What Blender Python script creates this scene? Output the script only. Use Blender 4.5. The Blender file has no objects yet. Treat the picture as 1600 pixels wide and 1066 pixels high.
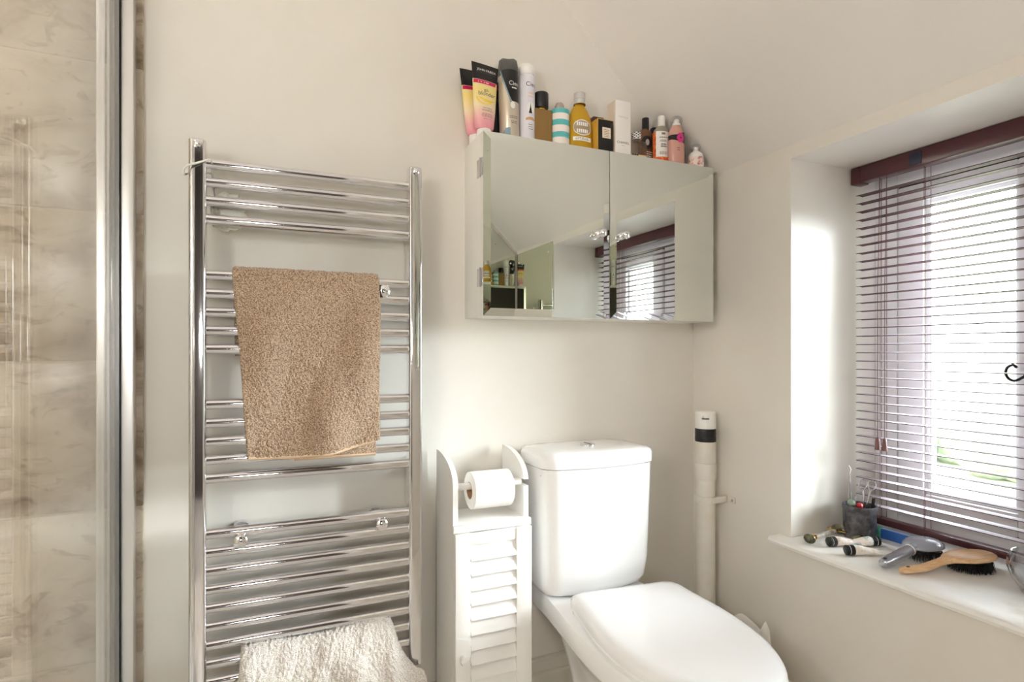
import bpy, bmesh, math, random
import numpy as np
from mathutils import Vector, Matrix
random.seed(7); rng = np.random.default_rng(7)
PI = math.pi; rad = math.radians
scn = bpy.context.scene
col = scn.collection

# ------------------------------------------------------------------ camera
cam_d = bpy.data.cameras.new('camera'); cam = bpy.data.objects.new('camera', cam_d); col.objects.link(cam)
cam.location = (0, 0, 1.03); cam.rotation_euler = (rad(90), 0, rad(-23.65))
cam_d.sensor_width = 36; cam_d.lens = 36 * 902 / 1600; cam_d.shift_y = 17 / 1600
cam_d.clip_start = 0.02; cam_d.clip_end = 400
scn.camera = cam
# ------------------------------------------------------------------ sky and daylight
world = bpy.data.worlds.new('sky'); scn.world = world; world.use_nodes = True
bg = world.node_tree.nodes['Background']
bg.inputs[0].default_value = (0.90, 0.955, 1.0, 1); bg.inputs[1].default_value = 6.0
portal_d = bpy.data.lights.new('window_portal', 'AREA'); portal = bpy.data.objects.new('window_portal', portal_d)
portal_d.shape = 'RECTANGLE'; portal_d.size = 0.99; portal_d.size_y = 0.86; portal_d.cycles.is_portal = True
portal.location = (1.68, 0.6535, 1.04); portal.rotation_euler = (0, rad(90), 0); col.objects.link(portal)
sun_d = bpy.data.lights.new('hazy_sun', 'SUN'); sun = bpy.data.objects.new('hazy_sun', sun_d); col.objects.link(sun)
sun_d.energy = 25.0; sun_d.angle = rad(34); sun_d.color = (0.90, 0.955, 1.0)
sun.location = (6, -4, 3); sun.rotation_euler = Vector((-1.0, 0.52, -0.40)).to_track_quat('-Z', 'Y').to_euler()
# ------------------------------------------------------------------ exposure
vs = scn.view_settings
vs.view_transform = 'Standard'; vs.look = 'None'; vs.exposure = 0.54; vs.gamma = 1; vs.use_curve_mapping = False
cy = scn.cycles
cy.max_bounces = 12; cy.diffuse_bounces = 6; cy.glossy_bounces = 6; cy.transmission_bounces = 8; cy.transparent_max_bounces = 16
cy.caustics_reflective = False; cy.caustics_refractive = False; cy.sample_clamp_indirect = 6
ROOM_FILL_W = 37.0; HALL_FILL_W = 42.0; SHOWER_FILL_W = 25.0  # emission of the invented fill lamps

# ------------------------------------------------------------------ materials
def s2l(c):
    return tuple(((v/255)/12.92 if v/255 <= .04045 else ((v/255+.055)/1.055)**2.4) for v in c)
MATS = {}
def mat(name, rgb, rough=0.5, metal=0.0, spec=0.5, trans=0.0, ior=1.45, coat=0.0, sub=0.0):
    m = bpy.data.materials.new(name); m.use_nodes = True
    b = m.node_tree.nodes['Principled BSDF']; i = b.inputs
    i['Base Color'].default_value = (*s2l(rgb), 1); i['Roughness'].default_value = rough; i['Metallic'].default_value = metal
    i['Specular IOR Level'].default_value = spec; i['Transmission Weight'].default_value = trans; i['IOR'].default_value = ior
    i['Coat Weight'].default_value = coat
    MATS[name] = m
    return m
def nodes(m): return m.node_tree.nodes, m.node_tree.links, m.node_tree.nodes['Principled BSDF']
def add_bump(m, scale, strength, dist=0.002, detail=4, kind='ShaderNodeTexNoise', stretch=None):
    N, L, b = nodes(m)
    tc = N.new('ShaderNodeTexCoord'); t = N.new(kind); t.inputs['Scale'].default_value = scale
    if kind == 'ShaderNodeTexNoise': t.inputs['Detail'].default_value = detail
    src = tc.outputs['Object']
    if stretch:
        mp = N.new('ShaderNodeMapping'); mp.inputs['Scale'].default_value = stretch; L.new(src, mp.inputs[0]); src = mp.outputs[0]
    L.new(src, t.inputs['Vector'])
    bp = N.new('ShaderNodeBump'); bp.inputs['Strength'].default_value = strength; bp.inputs['Distance'].default_value = dist
    L.new(t.outputs[0], bp.inputs['Height']); L.new(bp.outputs[0], b.inputs['Normal'])
    return m
def add_mottle(m, c1, c2, scale, detail=6, lo=0.35, hi=0.65, stretch=None, rough=0.6):
    N, L, b = nodes(m)
    tc = N.new('ShaderNodeTexCoord'); t = N.new('ShaderNodeTexNoise'); t.inputs['Scale'].default_value = scale; t.inputs['Detail'].default_value = detail
    t.inputs['Roughness'].default_value = rough
    src = tc.outputs['Object']
    if stretch:
        mp = N.new('ShaderNodeMapping'); mp.inputs['Scale'].default_value = stretch; L.new(src, mp.inputs[0]); src = mp.outputs[0]
    L.new(src, t.inputs['Vector'])
    r = N.new('ShaderNodeValToRGB'); r.color_ramp.elements[0].position = lo; r.color_ramp.elements[1].position = hi
    r.color_ramp.elements[0].color = (*s2l(c1), 1); r.color_ramp.elements[1].color = (*s2l(c2), 1)
    L.new(t.outputs[0], r.inputs[0]); L.new(r.outputs[0], b.inputs['Base Color'])
    return m
PAINT = (234, 230, 222)
paint = mat('wall_paint', PAINT, 0.38, spec=0.4); add_mottle(paint, (232, 227, 218), (236, 232, 225), 3.0); add_bump(paint, 220, 0.08, 0.0006, 5)
ceilp = mat('ceiling_paint', (244, 240, 235), 0.6, spec=0.3); add_bump(ceilp, 120, 0.1, 0.0008, 5)
whitep = mat('white_gloss_paint', (240, 238, 235), 0.35); add_bump(whitep, 60, 0.05, 0.0006, 3)
sillp = mat('sill_paint', (240, 238, 232), 0.35); add_mottle(sillp, (238, 233, 225), (249, 248, 245), 14, 8, 0.28, 0.42); add_bump(sillp, 35, 0.12, 0.001, 4)
skirtp = mat('skirting_paint', (222, 216, 205), 0.3)
ceramic = mat('white_ceramic', (248, 248, 248), 0.08, spec=0.5, coat=0.3)
seatm = mat('white_seat_plastic', (249, 249, 250), 0.16)
chrome = mat('chrome', (236, 236, 240), 0.06, 1.0)
alu = mat('polished_aluminium', (236, 235, 235), 0.38, 1.0); add_bump(alu, 40, 0.05, 0.0005, 2, stretch=(30, 30, 0.6))
mirror = mat('mirror_silver', (236, 240, 236), 0.0, 1.0)
oldmirror = mat('old_mirror_silver', (214, 218, 206), 0.01, 1.0)
upvc = mat('window_white', (238, 238, 240), 0.3)
blackseal = mat('black_rubber', (22, 22, 24), 0.6)
brownblind = mat('brown_blind_metal', (76, 42, 46), 0.3); brownslat = mat('brown_blind_slat', (84, 58, 62), 0.5, spec=.25); slatlit = mat('lit_slat_top', (206, 198, 208), 0.45, spec=.3)  # last one: daylight on the slat tops put into a paler colour
cordm = mat('brown_cord', (104, 70, 72), 0.8); tasselm = mat('brown_tassel', (118, 82, 80), 0.5)
darkmetal = mat('dark_grey_metal', (104, 104, 108), 0.45, 0.7); add_mottle(darkmetal, (78, 78, 84), (132, 130, 134), 60, 5)
pipew = mat('pipe_plastic', (236, 232, 224), 0.35); add_mottle(pipew, (228, 222, 210), (238, 235, 228), 12, 6)
pipecap = mat('pipe_cap_plastic', (246, 245, 242), 0.3)
blacktape = mat('black_tape', (26, 26, 28), 0.4)
paper = mat('tissue_paper', (250, 249, 246), 0.9); add_bump(paper, 300, 0.2, 0.0008, 2)
cardb = mat('cardboard', (176, 140, 106), 0.9)
blk = mat('black_plastic', (24, 24, 27), 0.35)
grout = mat('grout', (204, 192, 174), 0.8)
traymat = mat('tray_acrylic', (240, 240, 238), 0.2)
hallp = mat('hall_paint', (88, 80, 74), 0.7); hallfl = mat('hall_floor', (84, 60, 44), 0.5)
floorm = mat('floor_vinyl', (222, 216, 206), 0.35); add_mottle(floorm, (214, 207, 196), (228, 223, 214), 6, 6)
grassm = mat('grass', (104, 132, 78), 0.9); add_mottle(grassm, (172, 178, 150), (206, 206, 186), 0.6, 8)
hedgem = mat('hedge_leaves', (70, 104, 60), 0.9); add_mottle(hedgem, (140, 152, 124), (186, 192, 168), 3, 6)
wood = mat('light_wood', (226, 184, 138), 0.35); add_mottle(wood, (214, 168, 118), (238, 204, 164), 30, 5, stretch=(1, 6, 6))
brist = mat('bristle', (38, 35, 36), 0.6)
gold = mat('gold_metal', (214, 176, 88), 0.2, 1.0); jade = mat('dark_jade', (78, 76, 50), 0.15, coat=0.5); add_mottle(jade, (52, 50, 32), (112, 108, 76), 90, 5)
agate = mat('grey_stone', (176, 170, 160), 0.3); add_mottle(agate, (148, 140, 128), (214, 208, 198), 60, 4)
silverp = mat('silver_plastic', (176, 178, 186), 0.25, 0.6)
steel = mat('steel', (205, 205, 208), 0.2, 1.0)

def travertine():
    m = mat('travertine', (205, 190, 168), 0.28, spec=0.5)
    N, L, b = nodes(m)
    tc = N.new('ShaderNodeTexCoord'); oi = N.new('ShaderNodeObjectInfo')
    ad = N.new('ShaderNodeVectorMath'); ad.operation = 'MULTIPLY_ADD'
    cmb = N.new('ShaderNodeCombineXYZ')
    for k in range(3): L.new(oi.outputs['Random'], cmb.inputs[k])
    L.new(cmb.outputs[0], ad.inputs[0]); ad.inputs[1].default_value = (17, 11, 23); L.new(tc.outputs['Object'], ad.inputs[2])
    mp = N.new('ShaderNodeMapping'); mp.inputs['Scale'].default_value = (1, 1, 1.7); mp.inputs['Rotation'].default_value = (0, 0.2, 0); L.new(ad.outputs[0], mp.inputs[0])
    t = N.new('ShaderNodeTexNoise'); t.inputs['Scale'].default_value = 5; t.inputs['Detail'].default_value = 10; t.inputs['Distortion'].default_value = 0.9; t.inputs['Roughness'].default_value = 0.6
    L.new(mp.outputs[0], t.inputs['Vector'])
    r = N.new('ShaderNodeValToRGB'); e = r.color_ramp.elements
    e[0].position = 0.30; e[0].color = (*s2l((148, 128, 106)), 1); e[1].position = 0.72; e[1].color = (*s2l((222, 210, 192)), 1)
    x = e.new(0.5); x.color = (*s2l((202, 188, 168)), 1)
    L.new(t.outputs[0], r.inputs[0])
    # pits and veins
    t2 = N.new('ShaderNodeTexNoise'); t2.inputs['Scale'].default_value = 16; t2.inputs['Detail'].default_value = 9; t2.inputs['Distortion'].default_value = 1.6
    L.new(mp.outputs[0], t2.inputs['Vector'])
    r2 = N.new('ShaderNodeValToRGB'); r2.color_ramp.elements[0].position = 0.34; r2.color_ramp.elements[1].position = 0.43
    r2.color_ramp.elements[0].color = (0.62, 0.56, 0.48, 1); r2.color_ramp.elements[1].color = (1, 1, 1, 1)
    L.new(t2.outputs[0], r2.inputs[0])
    mx = N.new('ShaderNodeMixRGB'); mx.blend_type = 'MULTIPLY'; mx.inputs[0].default_value = 0.8
    L.new(r.outputs[0], mx.inputs[1]); L.new(r2.outputs[0], mx.inputs[2])
    hs = N.new('ShaderNodeHueSaturation'); mr = N.new('ShaderNodeMapRange'); mr.inputs['To Min'].default_value = 0.86; mr.inputs['To Max'].default_value = 1.08
    L.new(oi.outputs['Random'], mr.inputs[0]); L.new(mr.outputs[0], hs.inputs['Value']); L.new(mx.outputs[0], hs.inputs['Color'])
    L.new(hs.outputs[0], b.inputs['Base Color'])
    bp = N.new('ShaderNodeBump'); bp.inputs['Strength'].default_value = 0.25; bp.inputs['Distance'].default_value = 0.001
    L.new(r2.outputs[0], bp.inputs['Height']); L.new(bp.outputs[0], b.inputs['Normal'])
    return m
trav = travertine()

def clear_glass(name, tint=(1, 1, 1), refl=1.0, ior=1.5, rough=0.0):
    m = bpy.data.materials.new(name); m.use_nodes = True; N = m.node_tree.nodes; L = m.node_tree.links; N.clear()
    out = N.new('ShaderNodeOutputMaterial'); tr = N.new('ShaderNodeBsdfTransparent'); gl = N.new('ShaderNodeBsdfGlossy'); mx = N.new('ShaderNodeMixShader')
    lw = N.new('ShaderNodeLayerWeight'); lw.inputs[0].default_value = 0.5
    pw = N.new('ShaderNodeMath'); pw.operation = 'POWER'; pw.inputs[1].default_value = 5
    mm = N.new('ShaderNodeMath'); mm.operation = 'MULTIPLY_ADD'; mm.inputs[1].default_value = 0.96*refl; mm.inputs[2].default_value = 0.04*refl; mm.use_clamp = True
    tr.inputs[0].default_value = (*tint, 1); gl.inputs['Roughness'].default_value = rough
    L.new(lw.outputs['Facing'], pw.inputs[0]); L.new(pw.outputs[0], mm.inputs[0]); L.new(mm.outputs[0], mx.inputs[0]); L.new(tr.outputs[0], mx.inputs[1]); L.new(gl.outputs[0], mx.inputs[2]); L.new(mx.outputs[0], out.inputs[0])
    MATS[name] = m; return m
pane = clear_glass('window_glass', (0.96, 0.98, 0.97))
showerglass = clear_glass('shower_glass', (0.985, 0.99, 0.985), 1.0, 1.5)
clearplastic = clear_glass('clear_plastic', (0.93, 0.93, 0.94), 1.2, 1.5, 0.05)

def terry(name, lo, hi, scale):
    m = mat(name, hi, 0.95, spec=0.1); N, L, b = nodes(m)
    b.inputs['Sheen Weight'].default_value = 0.25
    tc = N.new('ShaderNodeTexCoord'); t = N.new('ShaderNodeTexVoronoi'); t.inputs['Scale'].default_value = scale; t.inputs['Randomness'].default_value = 1
    L.new(tc.outputs['Object'], t.inputs['Vector'])
    r = N.new('ShaderNodeValToRGB'); r.color_ramp.elements[0].position = 0.1; r.color_ramp.elements[1].position = 0.7
    r.color_ramp.elements[0].color = (*s2l(hi), 1); r.color_ramp.elements[1].color = (*s2l(lo), 1)
    L.new(t.outputs['Distance'], r.inputs[0]); L.new(r.outputs[0], b.inputs['Base Color'])  # gaps between loops darkened in the colour, imitating occlusion
    bp = N.new('ShaderNodeBump'); bp.invert = True; bp.inputs['Strength'].default_value = 0.6; bp.inputs['Distance'].default_value = 0.0015
    L.new(t.outputs['Distance'], bp.inputs['Height']); L.new(bp.outputs[0], b.inputs['Normal'])
    return m
terry_brown = terry('brown_terry', (132, 108, 88), (216, 192, 166), 430)
terry_cream = terry('cream_terry', (206, 196, 187), (252, 248, 244), 430)
hem_brown = mat('towel_hem', (206, 178, 148), 0.9); hem_cream = mat('towel_hem_cream', (232, 220, 206), 0.9)

# ------------------------------------------------------------------ mesh helpers
def link(name, me, m, parent=None, smooth=38):
    if smooth is not None and len(me.polygons):
        me.polygons.foreach_set('use_smooth', [True] * len(me.polygons)); me.set_sharp_from_angle(angle=rad(smooth))
    if m is not None: me.materials.append(m)
    o = bpy.data.objects.new(name, me); col.objects.link(o)
    if parent is not None: o.parent = parent
    return o
def obj(name, bm, m, parent=None, smooth=38):
    bmesh.ops.recalc_face_normals(bm, faces=bm.faces[:])
    me = bpy.data.meshes.new(name); bm.to_mesh(me); bm.free()
    return link(name, me, m, parent, smooth)
def NB(): return bmesh.new()
def box(bm, x0, x1, y0, y1, z0, z1, bev=0.0, seg=2, M=None):
    g = bmesh.ops.create_cube(bm, size=1.0)['verts']
    for v in g: v.co = Vector((x0 + (v.co.x+.5)*(x1-x0), y0 + (v.co.y+.5)*(y1-y0), z0 + (v.co.z+.5)*(z1-z0)))
    if bev > 0:
        es = list({e for v in g for e in v.link_edges})
        r = bmesh.ops.bevel(bm, geom=es, offset=bev, segments=seg, affect='EDGES', profile=0.5)
        g = list({v for f in r['faces'] for v in f.verts} | {v for v in g if v.is_valid})
    if M is not None:
        for v in g: v.co = M @ v.co
    return g
def loft(bm, rings, cap0=True, cap1=True, closed=True):
    R = [[bm.verts.new(p) for p in r] for r in rings]; n = len(R[0])
    for a, b in zip(R[:-1], R[1:]):
        for i in range(n if closed else n-1):
            j = (i+1) % n
            try: bm.faces.new((a[i], a[j], b[j], b[i]))
            except ValueError: pass
    if cap0: bm.faces.new(R[0][::-1])
    if cap1: bm.faces.new(R[-1])
    return R
def lathe(bm, prof, seg=32, c=(0, 0, 0), sx=1.0, sy=1.0, M=None, cap0=True, cap1=True, p=2.0):
    rings = []
    for r, z in prof:
        ring = []
        for i in range(seg):
            a = 2*PI*i/seg; ca, sa = math.cos(a), math.sin(a)
            if p != 2.0:
                ca = math.copysign(abs(ca)**(2/p), ca); sa = math.copysign(abs(sa)**(2/p), sa)
            v = Vector((r*sx*ca, r*sy*sa, z))
            v = (M @ v) if M is not None else v
            ring.append(v + Vector(c))
        rings.append(ring)
    return loft(bm, rings, cap0, cap1)
def tube(bm, pts, r, seg=10, caps=True, closed=False):
    pts = [Vector(p) for p in pts]; n = len(pts)
    rs = r if isinstance(r, (list, tuple)) else [r]*n
    t0 = (pts[1]-pts[0]).normalized(); up = Vector((0, 0, 1)) if abs(t0.z) < .9 else Vector((1, 0, 0))
    nrm = t0.cross(up).normalized(); rings = []
    for i in range(n):
        if closed: t = (pts[(i+1) % n]-pts[i-1]).normalized()
        else: t = (pts[min(i+1, n-1)]-pts[max(i-1, 0)]).normalized()
        nrm = (nrm - t*nrm.dot(t)).normalized(); bn = t.cross(nrm)
        rings.append([pts[i] + (nrm*math.cos(2*PI*k/seg) + bn*math.sin(2*PI*k/seg))*rs[i] for k in range(seg)])
    if closed: rings.append(rings[0]); return loft(bm, rings, False, False)
    return loft(bm, rings, caps, caps)
def prism(bm, poly, axis, a, b):
    def P(u, v, w): return {'x': (w, u, v), 'y': (u, w, v), 'z': (u, v, w)}[axis]
    return loft(bm, [[P(u, v, a) for u, v in poly], [P(u, v, b) for u, v in poly]])
def ellipsoid(bm, c, rx, ry, rz, M=None, u=20, v=12):
    r = bmesh.ops.create_uvsphere(bm, u_segments=u, v_segments=v, radius=1.0)['verts']
    for x in r:
        p = Vector((x.co.x*rx, x.co.y*ry, x.co.z*rz)); p = (M @ p) if M is not None else p
        x.co = p + Vector(c)
    return r
def arc(cx, cy_, r, a0, a1, n): return [(cx + r*math.cos(rad(a0+(a1-a0)*i/n)), cy_ + r*math.sin(rad(a0+(a1-a0)*i/n))) for i in range(n+1)]
def tag(o, label, cat, group=None):
    o['label'] = label; o['category'] = cat
    if group: o['group'] = group
    return o
def thing(name, label, cat, loc=(0, 0, 0), rot=(0, 0, 0), group=None):
    o = bpy.data.objects.new(name, None); col.objects.link(o); o.empty_display_size = 0.02
    o.location = loc; o.rotation_euler = rot
    return tag(o, label, cat, group)
def struct(name, bm, m, label=None, cat=None, smooth=None):
    o = obj(name, bm, m, None, smooth); o['kind'] = 'structure'
    if label: o['label'] = label
    if cat: o['category'] = cat
    return o
def inst(o, parent, loc=None, name=None):
    c = o.copy(); col.objects.link(c); c.parent = parent
    if loc is not None: c.location = loc
    return c
_txt = {}
def text_verts(s, size, align='CENTER'):
    key = (s, size, align)
    if key not in _txt:
        cu = bpy.data.curves.new('t', 'FONT'); cu.body = s; cu.size = size; cu.align_x = align; cu.resolution_u = 3
        ob = bpy.data.objects.new('t', cu); col.objects.link(ob)
        bpy.context.view_layer.update()
        me = bpy.data.meshes.new_from_object(ob.evaluated_get(bpy.context.evaluated_depsgraph_get()))
        bm = bmesh.new(); bm.from_mesh(me); bmesh.ops.triangulate(bm, faces=bm.faces[:])
        _txt[key] = ([v.co.copy() for v in bm.verts], [[v.index for v in f.verts] for f in bm.faces])
        bm.free(); bpy.data.meshes.remove(me); bpy.data.objects.remove(ob); bpy.data.curves.remove(cu)
    return _txt[key]
def put_text(bm, s, size, fn, sx=1.0):
    vs_, fs = text_verts(s, size)
    V = [bm.verts.new(fn(v.x*sx, v.y)) for v in vs_]
    for f in fs:
        try: bm.faces.new([V[i] for i in f])
        except ValueError: pass
def on_flat(x0, z0, y, tilt=0.0):
    c, s = math.cos(tilt), math.sin(tilt)
    return lambda u, v: (x0 + u*c - v*s, y, z0 + u*s + v*c)
def on_cyl(r, a0, z0, sx=1.0, sy=1.0): return lambda u, v: (r*sx*math.sin(a0+u/r), -r*sy*math.cos(a0+u/r), z0+v)
def cyl_patch(bm, r, a0, a1, z0, z1, n=16, sx=1.0, sy=1.0, t=0.0004, shape=None, p=2.0):
    """thin curved label on an (elliptic) cylinder; shape(u in -1..1) -> (zlo, zhi) fractions"""
    def pt(rr, a):
        sa, ca = math.sin(a), math.cos(a)
        if p != 2.0: sa = math.copysign(abs(sa)**(2/p), sa); ca = math.copysign(abs(ca)**(2/p), ca)
        return rr*sx*sa, -rr*sy*ca
    rows = []
    for i in range(n+1):
        u = i/n; a = a0+(a1-a0)*u
        lo, hi = (0, 1) if shape is None else shape(2*u-1)
        xo, yo = pt(r+t, a); xi, yi = pt(r-0.0004, a)
        rows.append([(xi, yi, z0+(z1-z0)*lo), (xo, yo, z0+(z1-z0)*lo), (xo, yo, z0+(z1-z0)*hi), (xi, yi, z0+(z1-z0)*hi)])
    loft(bm, rows)
def lines(bm, n, w, h, gap, fn, seed=1, seg=1):
    """rows of small print too fine to read: broken strokes"""
    r = random.Random(seed)
    for k in range(n):
        x = -w/2*(0.8+0.2*r.random()); z = -k*gap
        xe = w/2*(0.75+0.25*r.random())
        while x < xe:
            l = min(r.uniform(.1, .25)*w, xe-x)
            q = [fn(x, z), fn(x+l, z), fn(x+l, z+h), fn(x, z+h)]
            bm.faces.new([bm.verts.new(p) for p in q]); x += l+0.04*w
ellip = lambda u: (0.5-0.5*math.sqrt(max(0, 1-u*u)), 0.5+0.5*math.sqrt(max(0, 1-u*u)))

# ================================================================== SETTING
YB, XR, XL, YF = 1.45, 1.2635, -1.10, -0.20
ZF = 2.35
RY0, RY1, RZ0, RZ1 = 0.226, 1.081, 0.548, 1.532      # window recess
def slope_z(x): return 1.567 + (XR-x)*0.993
bm = NB(); box(bm, XL-.1, XR+.4, -1.9, YB+.1, -.1, 0); struct('floor', bm, floorm, 'beige floor below toilet and cabinets', 'floor')
bm = NB(); box(bm, XL-.1, XR+.4, YB, YB+.1, 0, ZF+.1); wall_back = struct('wall_back', bm, paint, 'pale greige painted wall behind the toilet and towel rail', 'wall')
bm = NB()
WX = 1.66
for b in ((YF-.1, RY0, 0, 1.75), (RY1, YB, 0, 1.75), (RY0, RY1, 0, RZ0-.024), (RY0, RY1, RZ1, 1.75)): box(bm, XR, WX, *b)
wall_right = struct('wall_right', bm, paint, 'painted wall with the deep window recess', 'wall')
bm = NB()
xs = XR - (ZF-1.567)/0.993
prism(bm, [(XR, 1.567), (XR+.45, 1.567), (XR+.45, 1.9), (xs, ZF+.15), (XL-.1, ZF+.15), (XL-.1, ZF), (xs, ZF)], 'y', YF-.1, YB+.1)
struct('ceiling', bm, ceilp, 'sloping attic ceiling above the window wall', 'ceiling')
bm = NB(); box(bm, XL-.1, XL, YF-.1, YB, 0, ZF); wall_left = struct('wall_left', bm, paint, 'tiled wall at the far side of the shower', 'wall')
DX0, DX1, DZ = -0.42, 0.40, 1.98
bm = NB()
for b in ((XL, DX0, 0, ZF), (DX1, XR, 0, ZF), (DX0, DX1, DZ, ZF)): box(bm, b[0], b[1], YF-.1, YF, b[2], b[3])
struct('wall_front', bm, paint, 'wall with the doorway opposite the toilet', 'wall')
bm = NB()
for a, b in ((DX0-.06, DX0), (DX1, DX1+.06)): box(bm, a, b, YF, YF+.015, 0, DZ+.06, .004)
box(bm, DX0-.06, DX1+.06, YF, YF+.015, DZ, DZ+.06, .004)
struct('trim_1', bm, whitep, 'white architrave around the doorway', 'door frame')
bm = NB()
box(bm, DX0-.5, DX0-.4, -1.9, YF-.1, 0, ZF); box(bm, DX1+.4, DX1+.5, -1.9, YF-.1, 0, ZF); box(bm, DX0-.5, DX1+.5, -2.0, -1.9, 0, ZF); box(bm, DX0-.5, DX1+.5, -2.0, YF-.1, ZF, ZF+.1)
struct('wall_hall', bm, hallp, 'dim landing beyond the doorway', 'wall')
# skirting
def skirt(h=.178):
    return [(0, 0), (-.018, 0), (-.018, h-.045), (-.015, h-.040), (-.015, h-.036), (-.019, h-.032), (-.012, h-.012), (-.008, h-.008), (-.008, h-.003), (-.004, h), (0, h)]
bm = NB(); prism(bm, [(YB+u, v) for u, v in skirt()], 'x', -.226, XR-.001); struct('baseboard_back', bm, skirtp, 'moulded skirting board below the back wall', 'skirting', 30)
bm = NB(); prism(bm, [(XR+u, v) for u, v in skirt()], 'y', YF+.001, YB-.02); struct('baseboard_right', bm, skirtp, 'moulded skirting board under the window wall', 'skirting', 30)

# ------------------------------------------------------------------ shower tiles (each tile its own piece of the wall)
TP, TS, TT = 0.309, 0.305, 0.012
def tile_mesh(w, h):
    b = NB(); box(b, 0, w, -TT, 0, 0, h, .0018, 2); me = bpy.data.meshes.new('tile'); bmesh.ops.recalc_face_normals(b, faces=b.faces[:]); b.to_mesh(me); b.free()
    me.polygons.foreach_set('use_smooth', [True]*len(me.polygons)); me.set_sharp_from_angle(angle=rad(40)); me.materials.append(trav); return me
tm = tile_mesh(TS, TS); tm_n = tile_mesh(.255, TS)
zr = [-.2241+TP*k for k in range(1, 9)]
for z in zr:
    for k in range(3):
        x = -.226 - TS - k*TP
        me = tm if x > XL else tm_n
        o = bpy.data.objects.new('tile', me); col.objects.link(o); o.parent = wall_back
        o.location = (max(x, XL+.004), YB-.001, z)
for z in zr:
    for k in range(3):
        y = YB-.016-k*TP
        o = bpy.data.objects.new('tile', tm_n if k == 2 else tm); col.objects.link(o); o.parent = wall_left
        o.location = (XL+.001, y-(.255 if k == 2 else TS), z); o.rotation_euler = (0, 0, rad(90))
bm = NB(); box(bm, XL, -.2275, YB-.0112, YB, .0, ZF-.01)
g = obj('grout', bm, grout, wall_back, None)
bm = NB(); box(bm, XL, XL+.0112, .54, YB-.02, 0, ZF-.01); obj('grout', bm, grout, wall_left, None)

# ================================================================== SHOWER
t = thing('shower_tray', 'white shower tray behind the glass screen', 'shower tray', (-.66, .99, 0))
bm = NB(); box(bm, -.42, .415, -.47, .44, 0, .1, .01)
tr = obj('tray_body', bm, traymat, t)
bm = NB(); lathe(bm, [(.045, .0985), (.045, .0995), (.03, .1)], 24); obj('drain', bm, chrome, tr)

GX = -.290
s = thing('shower_screen', 'chrome framed glass shower screen at the left edge', 'shower screen', (GX, 1.0, .1002))
def part(name, m, parent, fn, smooth=38):
    b = NB(); fn(b); return obj(name, b, m, parent, smooth)
ZT = 1.86
wp = part('wall_profile', alu, s, lambda b: (box(b, .0295, .052, .405, .4375, 0, ZT, .002), box(b, .0289, .030, .412, .4375, 0, ZT)))
part('seal_strip', blackseal, s, lambda b: box(b, .0225, .0288, .398, .433, 0, ZT))
part('stile', alu, s, lambda b: (box(b, -.006, .0165, .375, .405, 0, ZT, .002), box(b, .0085, .0112, .3725, .376, 0, ZT, .001)))
part('clear_seal', clearplastic, s, lambda b: box(b, .0167, .0243, .378, .396, 0, ZT, .001))
part('glass_panel', showerglass, s, lambda b: box(b, .0245, .0295, -.44, .3935, .02, ZT-.02), None)
part('bottom_rail', alu, s, lambda b: box(b, .016, .038, -.44, .3735, 0, .0195, .002))
part('stile', alu, s, lambda b: box(b, .016, .040, -.455, -.4405, 0, ZT, .002))
part('return_panel', showerglass, s, lambda b: box(b, XL-GX+.002, .0155, -.451, -.445, .02, ZT-.02), None)
part('bottom_rail', alu, s, lambda b: box(b, XL-GX+.002, .0155, -.456, -.441, 0, .0195, .002))

# ================================================================== TOWEL RAIL
rx0, rx1, ry = -.1005, .3245, 1.362
tr_ = thing('towel_rail', 'tall chrome ladder towel rail on the back wall', 'towel rail', (.112, ry, 0))
PW, Z0, Z1 = .0325, .284, 1.470
def post_ring(cx, z, g=0):
    w, d0, d1, r = PW/2-g, -.0175+g, .0185-g, .007
    P = []
    for (ax, ay, a0) in ((w-r, d1-r, 0), (-w+r, d1-r, 90), (-w+r, d0+r, 180), (w-r, d0+r, 270)):
        P += arc(ax, ay, r, a0, a0+90, 5)
    return [(cx+x, y, z) for x, y in P]
for sx in (rx0-PW/2-.112, rx1+PW/2-.112):
    b = NB(); loft(b, [post_ring(sx, Z0, .004), post_ring(sx, Z0+.004), post_ring(sx, Z1-.003), post_ring(sx, Z1, .003)])
    p = obj('post', b, chrome, tr_)
    b = NB(); lathe(b, [(.0075, 0), (.0075, .004), (.004, .0062), (.0012, .007)], 20, c=(sx, -.0175, Z1-.012), M=Matrix.Rotation(rad(90), 3, 'X')); obj('vent_plug', b, chrome, p)
BZ = [1.424-.0388*i for i in list(range(0, 4))+list(range(6, 11))+list(range(13, 18))+list(range(20, 29))]
b = NB(); tube(b, [(rx0-.112-.001, 0, 0), (rx1-.112+.001, 0, 0)], .0112, 20); bar0 = obj('bar', b, chrome, tr_); bar0.location = (0, 0, BZ[0])
for z in BZ[1:]: inst(bar0, tr_, (0, 0, z))
b = NB()
lathe(b, [(.0, .0), (.009, .0006), (.0135, .004), (.0145, .009), (.013, .014), (.009, .017), (.006, .019), (.006, .09), (.006, .1045)], 24, M=Matrix.Rotation(rad(-90), 3, 'X'), cap0=False)
br0 = obj('bracket', b, chrome, tr_)
b = NB(); lathe(b, [(.006, .094), (.018, .096), (.0205, .1), (.0205, .1052)], 24, M=Matrix.Rotation(rad(-90), 3, 'X')); wd0 = obj('wall_disc', b, chrome, br0)
bp = [(-.036, .6285), (.262, .6285), (.267, 1.1715), (-.036, 1.1715)]
br0.location = (bp[0][0]-.112, -.0185, bp[0][1])
for x, z in bp[1:]:
    c = inst(br0, tr_, (x-.112, -.0185, z)); inst(wd0, c)

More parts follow.
